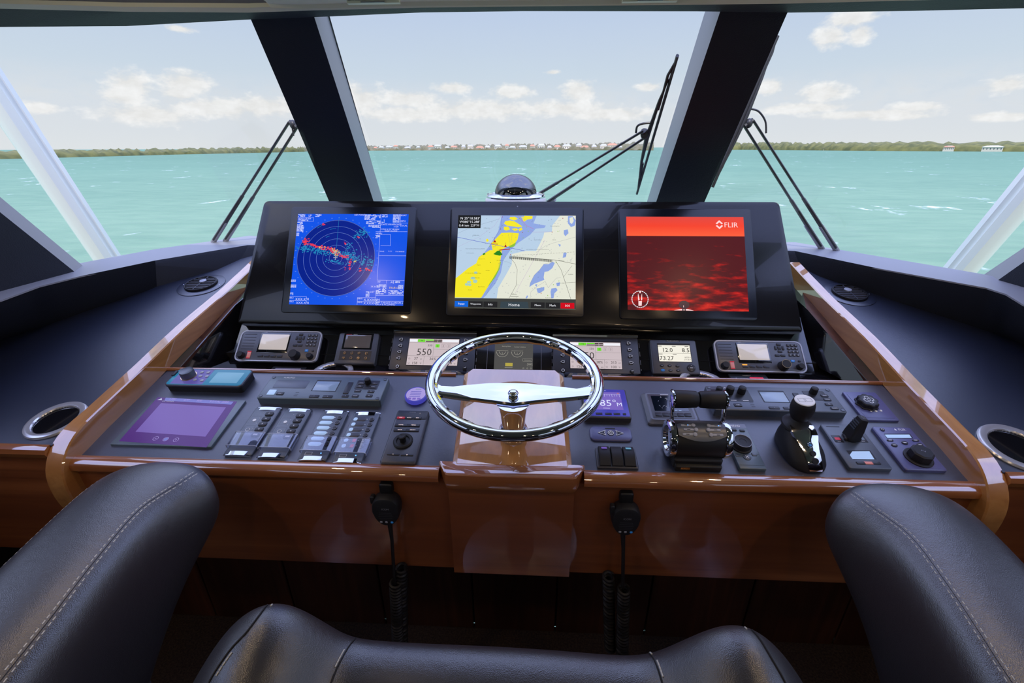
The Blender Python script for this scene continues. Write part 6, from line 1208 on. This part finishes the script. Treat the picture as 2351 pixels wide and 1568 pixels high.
# ------------------------------------------------------------------ helm chairs
def stitch(g, pts, m='thread', step=.009, ln=.005, off=.0, r=.0009):
    P = [V(p) for p in pts]; acc = 0
    for a, b in zip(P, P[1:]):
        d = (b-a).length; u = (b-a).normalized(); s = 0
        while s+ln < d: c = a+u*s; g.tube([tuple(c), tuple(c+u*ln)], r, m, 5); s += step
def smoothpath(P, k=5):
    P = [V(p) for p in P]; out_ = []
    for i in range(len(P)-1):
        p0 = P[max(i-1, 0)]; p1 = P[i]; p2 = P[i+1]; p3 = P[min(i+2, len(P)-1)]
        for j in range(k): u = j/k; out_.append(.5*((2*p1)+(-p0+p2)*u+(2*p0-5*p1+4*p2-p3)*u*u+(-p0+3*p1-3*p2+p3)*u**3))
    out_.append(P[-1]); return out_
def side_chair(s):
    fx = (lambda x: x) if s < 0 else (lambda x: .05-x)
    t = thing('helm_chair', 'dark grey leather helm chair with stitched seams, %s of the three chairs' % ('leftmost' if s < 0 else 'rightmost'), 'chair', Matrix.Translation((fx(-.7), .3, 0)), 'side helm chairs'); o = V((fx(-.7), .3, 0))
    # stations along y: (y, xB, xA, top, xright lower, zright, bottom)
    st = [(.737, -.662, -.768, .972, .925, .905), (.717, -.622, -.802, .990, .895, .860), (.677, -.626, -.812, .998, .865, .812), (.60, -.642, -.802, 1.0, .812, .74), (.50, -.626, -.782, 1.0, .765, .675), (.40, -.602, -.765, 1.0, .72, .61), (.30, -.580, -.745, 1.0, .68, .55), (.18, -.555, -.725, 1.0, .65, .52), (.02, -.53, -.70, 1.0, .63, .50)]
    L = []
    for i, (y, xb, xa, zt, zr, zb) in enumerate(st):
        c = .5 if i == 0 else 1; m = (xb+xa)/2; rx = .052*c
        L.append([(fx(x)-o.x, yy-.3+.018, z+.012) for x, yy, z in ((xb, y, zt-.002), (xb+rx*.62, y-.01, zt-.028*c), (xb+rx*.95, y-.02, (zt*.45+zr*.55)), (xb+rx*.95, y-.03, zr-.01), (m+.03, y-.06, zb), (m-.04, y-.06, zb), (xa-.02, y-.03, zr), (xa-.025, y-.01, zt-.05*c), (xa, y, zt-.012), (m, y, zt+.006))])
    if s > 0: L = [l[::-1] for l in L]
    g = G(); g.loft(L, 'chair_leather'); g.build('backrest', t, sub=3)
    sh = []
    for y, x0, x1, z0, z1 in ((.54, -.60, -.72, .78, .50), (.46, -.565, -.74, .80, .45), (.30, -.55, -.74, .72, .40), (.05, -.53, -.70, .66, .38)): sh.append([(fx(x)-o.x, yy-.3, z) for x, yy, z in ((x0-.01, y-.02, z0), (x0, y-.06, (z0+z1)/2), (x0-.03, y-.12, z1), (x1+.03, y-.12, z1), (x1, y-.05, (z0+z1)/2), (x1+.01, y-.02, z0))])
    g = G(); g.loft(sh, 'chair_shell'); g.build('shell', t, sub=2)
    B = smoothpath([(fx(xb)-o.x, y-.3, zt+.0) for y, xb, xa, zt, _, _ in st[1:]]); A = smoothpath([(fx(xa)-o.x, y-.3, zt-.010) for y, xb, xa, zt, _, _ in st[1:]])
    return t, B, A, o
def seams(t, o, B, A):
    import mathutils
    dg = bpy.context.evaluated_depsgraph_get(); ob = [c for c in t.children if c.name.startswith('backrest')][0]; ev = ob.evaluated_get(dg); me = ev.to_mesh()
    bv = mathutils.bvhtree.BVHTree.FromPolygons([v.co for v in me.vertices], [tuple(p.vertices) for p in me.polygons]); ev.to_mesh_clear()
    res = []
    for path in (B, A):
        res.append([(lambda r: r[0]+r[1]*.0008)(bv.find_nearest(p)) for p in path])
    return res, bv
import mathutils.bvhtree
for s in (-1, 1):
    t, B, A, o = side_chair(s); bpy.context.view_layer.update(); (Bs, As), bv = seams(t, o, B, A)
    for P, nm in ((Bs, 0), (As, 1)):
        g = G(); g.tube([tuple(p) for p in P], .0011, 'black_thread', 5); g.build('seam', [c for c in t.children if c.name.startswith('backrest')][0])
        for dx in ((-.0045, .0045) if nm == 0 else (.005,)):
            Q = [(lambda r: r[0]+r[1]*.0008)(bv.find_nearest(p+V((dx*(1 if s < 0 else 1), 0, 0)))) for p in P]; g = G(); stitch(g, [q+(q-V((0, 0, .9-.0))).normalized()*.0 for q in Q], 'thread', .0085, .0055, r=.0012); g.build('stitching', [c for c in t.children if c.name.startswith('backrest')][0])
    g = G(); g.lathe([(.06, .04), (.05, .06), (.045, .42)], 'satin', 32, (0, -.1, 0)); g.lathe([(.20, 0), (.20, .02), (.15, .04)], 'satin', 40, (0, -.1, 0)); g.build('pedestal', t)
def centre_chair():
    o = V((.02, .38, 0)); t = thing('helm_chair', 'dark grey leather helm chair with two raised wings, middle of the three chairs', 'chair', Matrix.Translation(o))
    # stations across x: (x, front y, top z, depth of the top, z drop behind)
    st = [(-.53, .40, .70), (-.485, .435, .775), (-.435, .450, .865), (-.385, .458, .942), (-.345, .462, .978), (-.305, .462, .990), (-.265, .458, .972), (-.225, .462, .920), (-.19, .470, .888), (-.10, .472, .884), (.02, .474, .883), (.13, .472, .882), (.215, .468, .882), (.255, .462, .915), (.30, .458, .965), (.345, .462, .988), (.385, .462, .975), (.425, .455, .935), (.47, .448, .865), (.52, .435, .780), (.56, .40, .70)]
    L = []
    for x, yf, zt in st:
        k = 1 if -.24 < x < .26 else 1.0
        zt += .014 if zt > .9 else (.024 if -.24 < x < .26 else .008); L.append([(x-o.x, y-o.y, z) for y, z in ((yf-.03, zt-.30), (yf+.010, zt-.12), (yf+.004, zt-.035), (yf-.022, zt-.004), (yf-.07, zt+.000), (yf-.135, zt-.020), (yf-.185, zt-.075), (yf-.215, zt-.18), (yf-.22, zt-.34))])
    g = G(); g.loft(L, 'chair_leather'); ob = g.build('backrest', t, sub=3)
    bpy.context.view_layer.update(); dg = bpy.context.evaluated_depsgraph_get(); ev = ob.evaluated_get(dg); me = ev.to_mesh(); bv = mathutils.bvhtree.BVHTree.FromPolygons([v.co for v in me.vertices], [tuple(p.vertices) for p in me.polygons]); ev.to_mesh_clear()
    def hit(px):
        d = ray(px); h = bv.ray_cast(EYE-o, d.normalized()); return (h[0]+h[1]*.0008) if h[0] else None
    for k, (pts, lab) in enumerate((([(636, 1376), (614, 1390), (594, 1415), (566, 1452), (526, 1496), (484, 1560), (470, 1600)], 1), ([(1690, 1422), (1717, 1439), (1744, 1468), (1772, 1514), (1801, 1565), (1815, 1600)], 1), ([(816, 1466), (797, 1490), (772, 1538), (757, 1580), (745, 1640)], 0), ([(1486, 1497), (1502, 1515), (1518, 1560), (1528, 1600), (1540, 1660)], 0))):
        Q = [V((p[0], p[1], 0)) for p in pts]; Q = [(q.x, q.y) for q in smoothpath(Q, 6)]; P = [h for h in (hit(q) for q in Q) if h]
        if len(P) < 3: continue
        g = G(); g.tube([tuple(p) for p in P], .0012, 'black_thread', 5); g.build('seam', ob)
        P2 = [h for h in (hit((q[0]+(-7 if k in (1, 2) else 7), q[1]+2)) for q in Q) if h]
        g = G(); stitch(g, P2 if len(P2) > 2 else P, 'thread', .0075, .0048, r=.0011); g.build('stitching', ob)
    g = G(); g.lathe([(.24, 0), (.24, .02), (.17, .04), (.06, .06), (.05, .50)], 'satin', 40, (0, -.16, 0)); g.build('pedestal', t)
centre_chair()
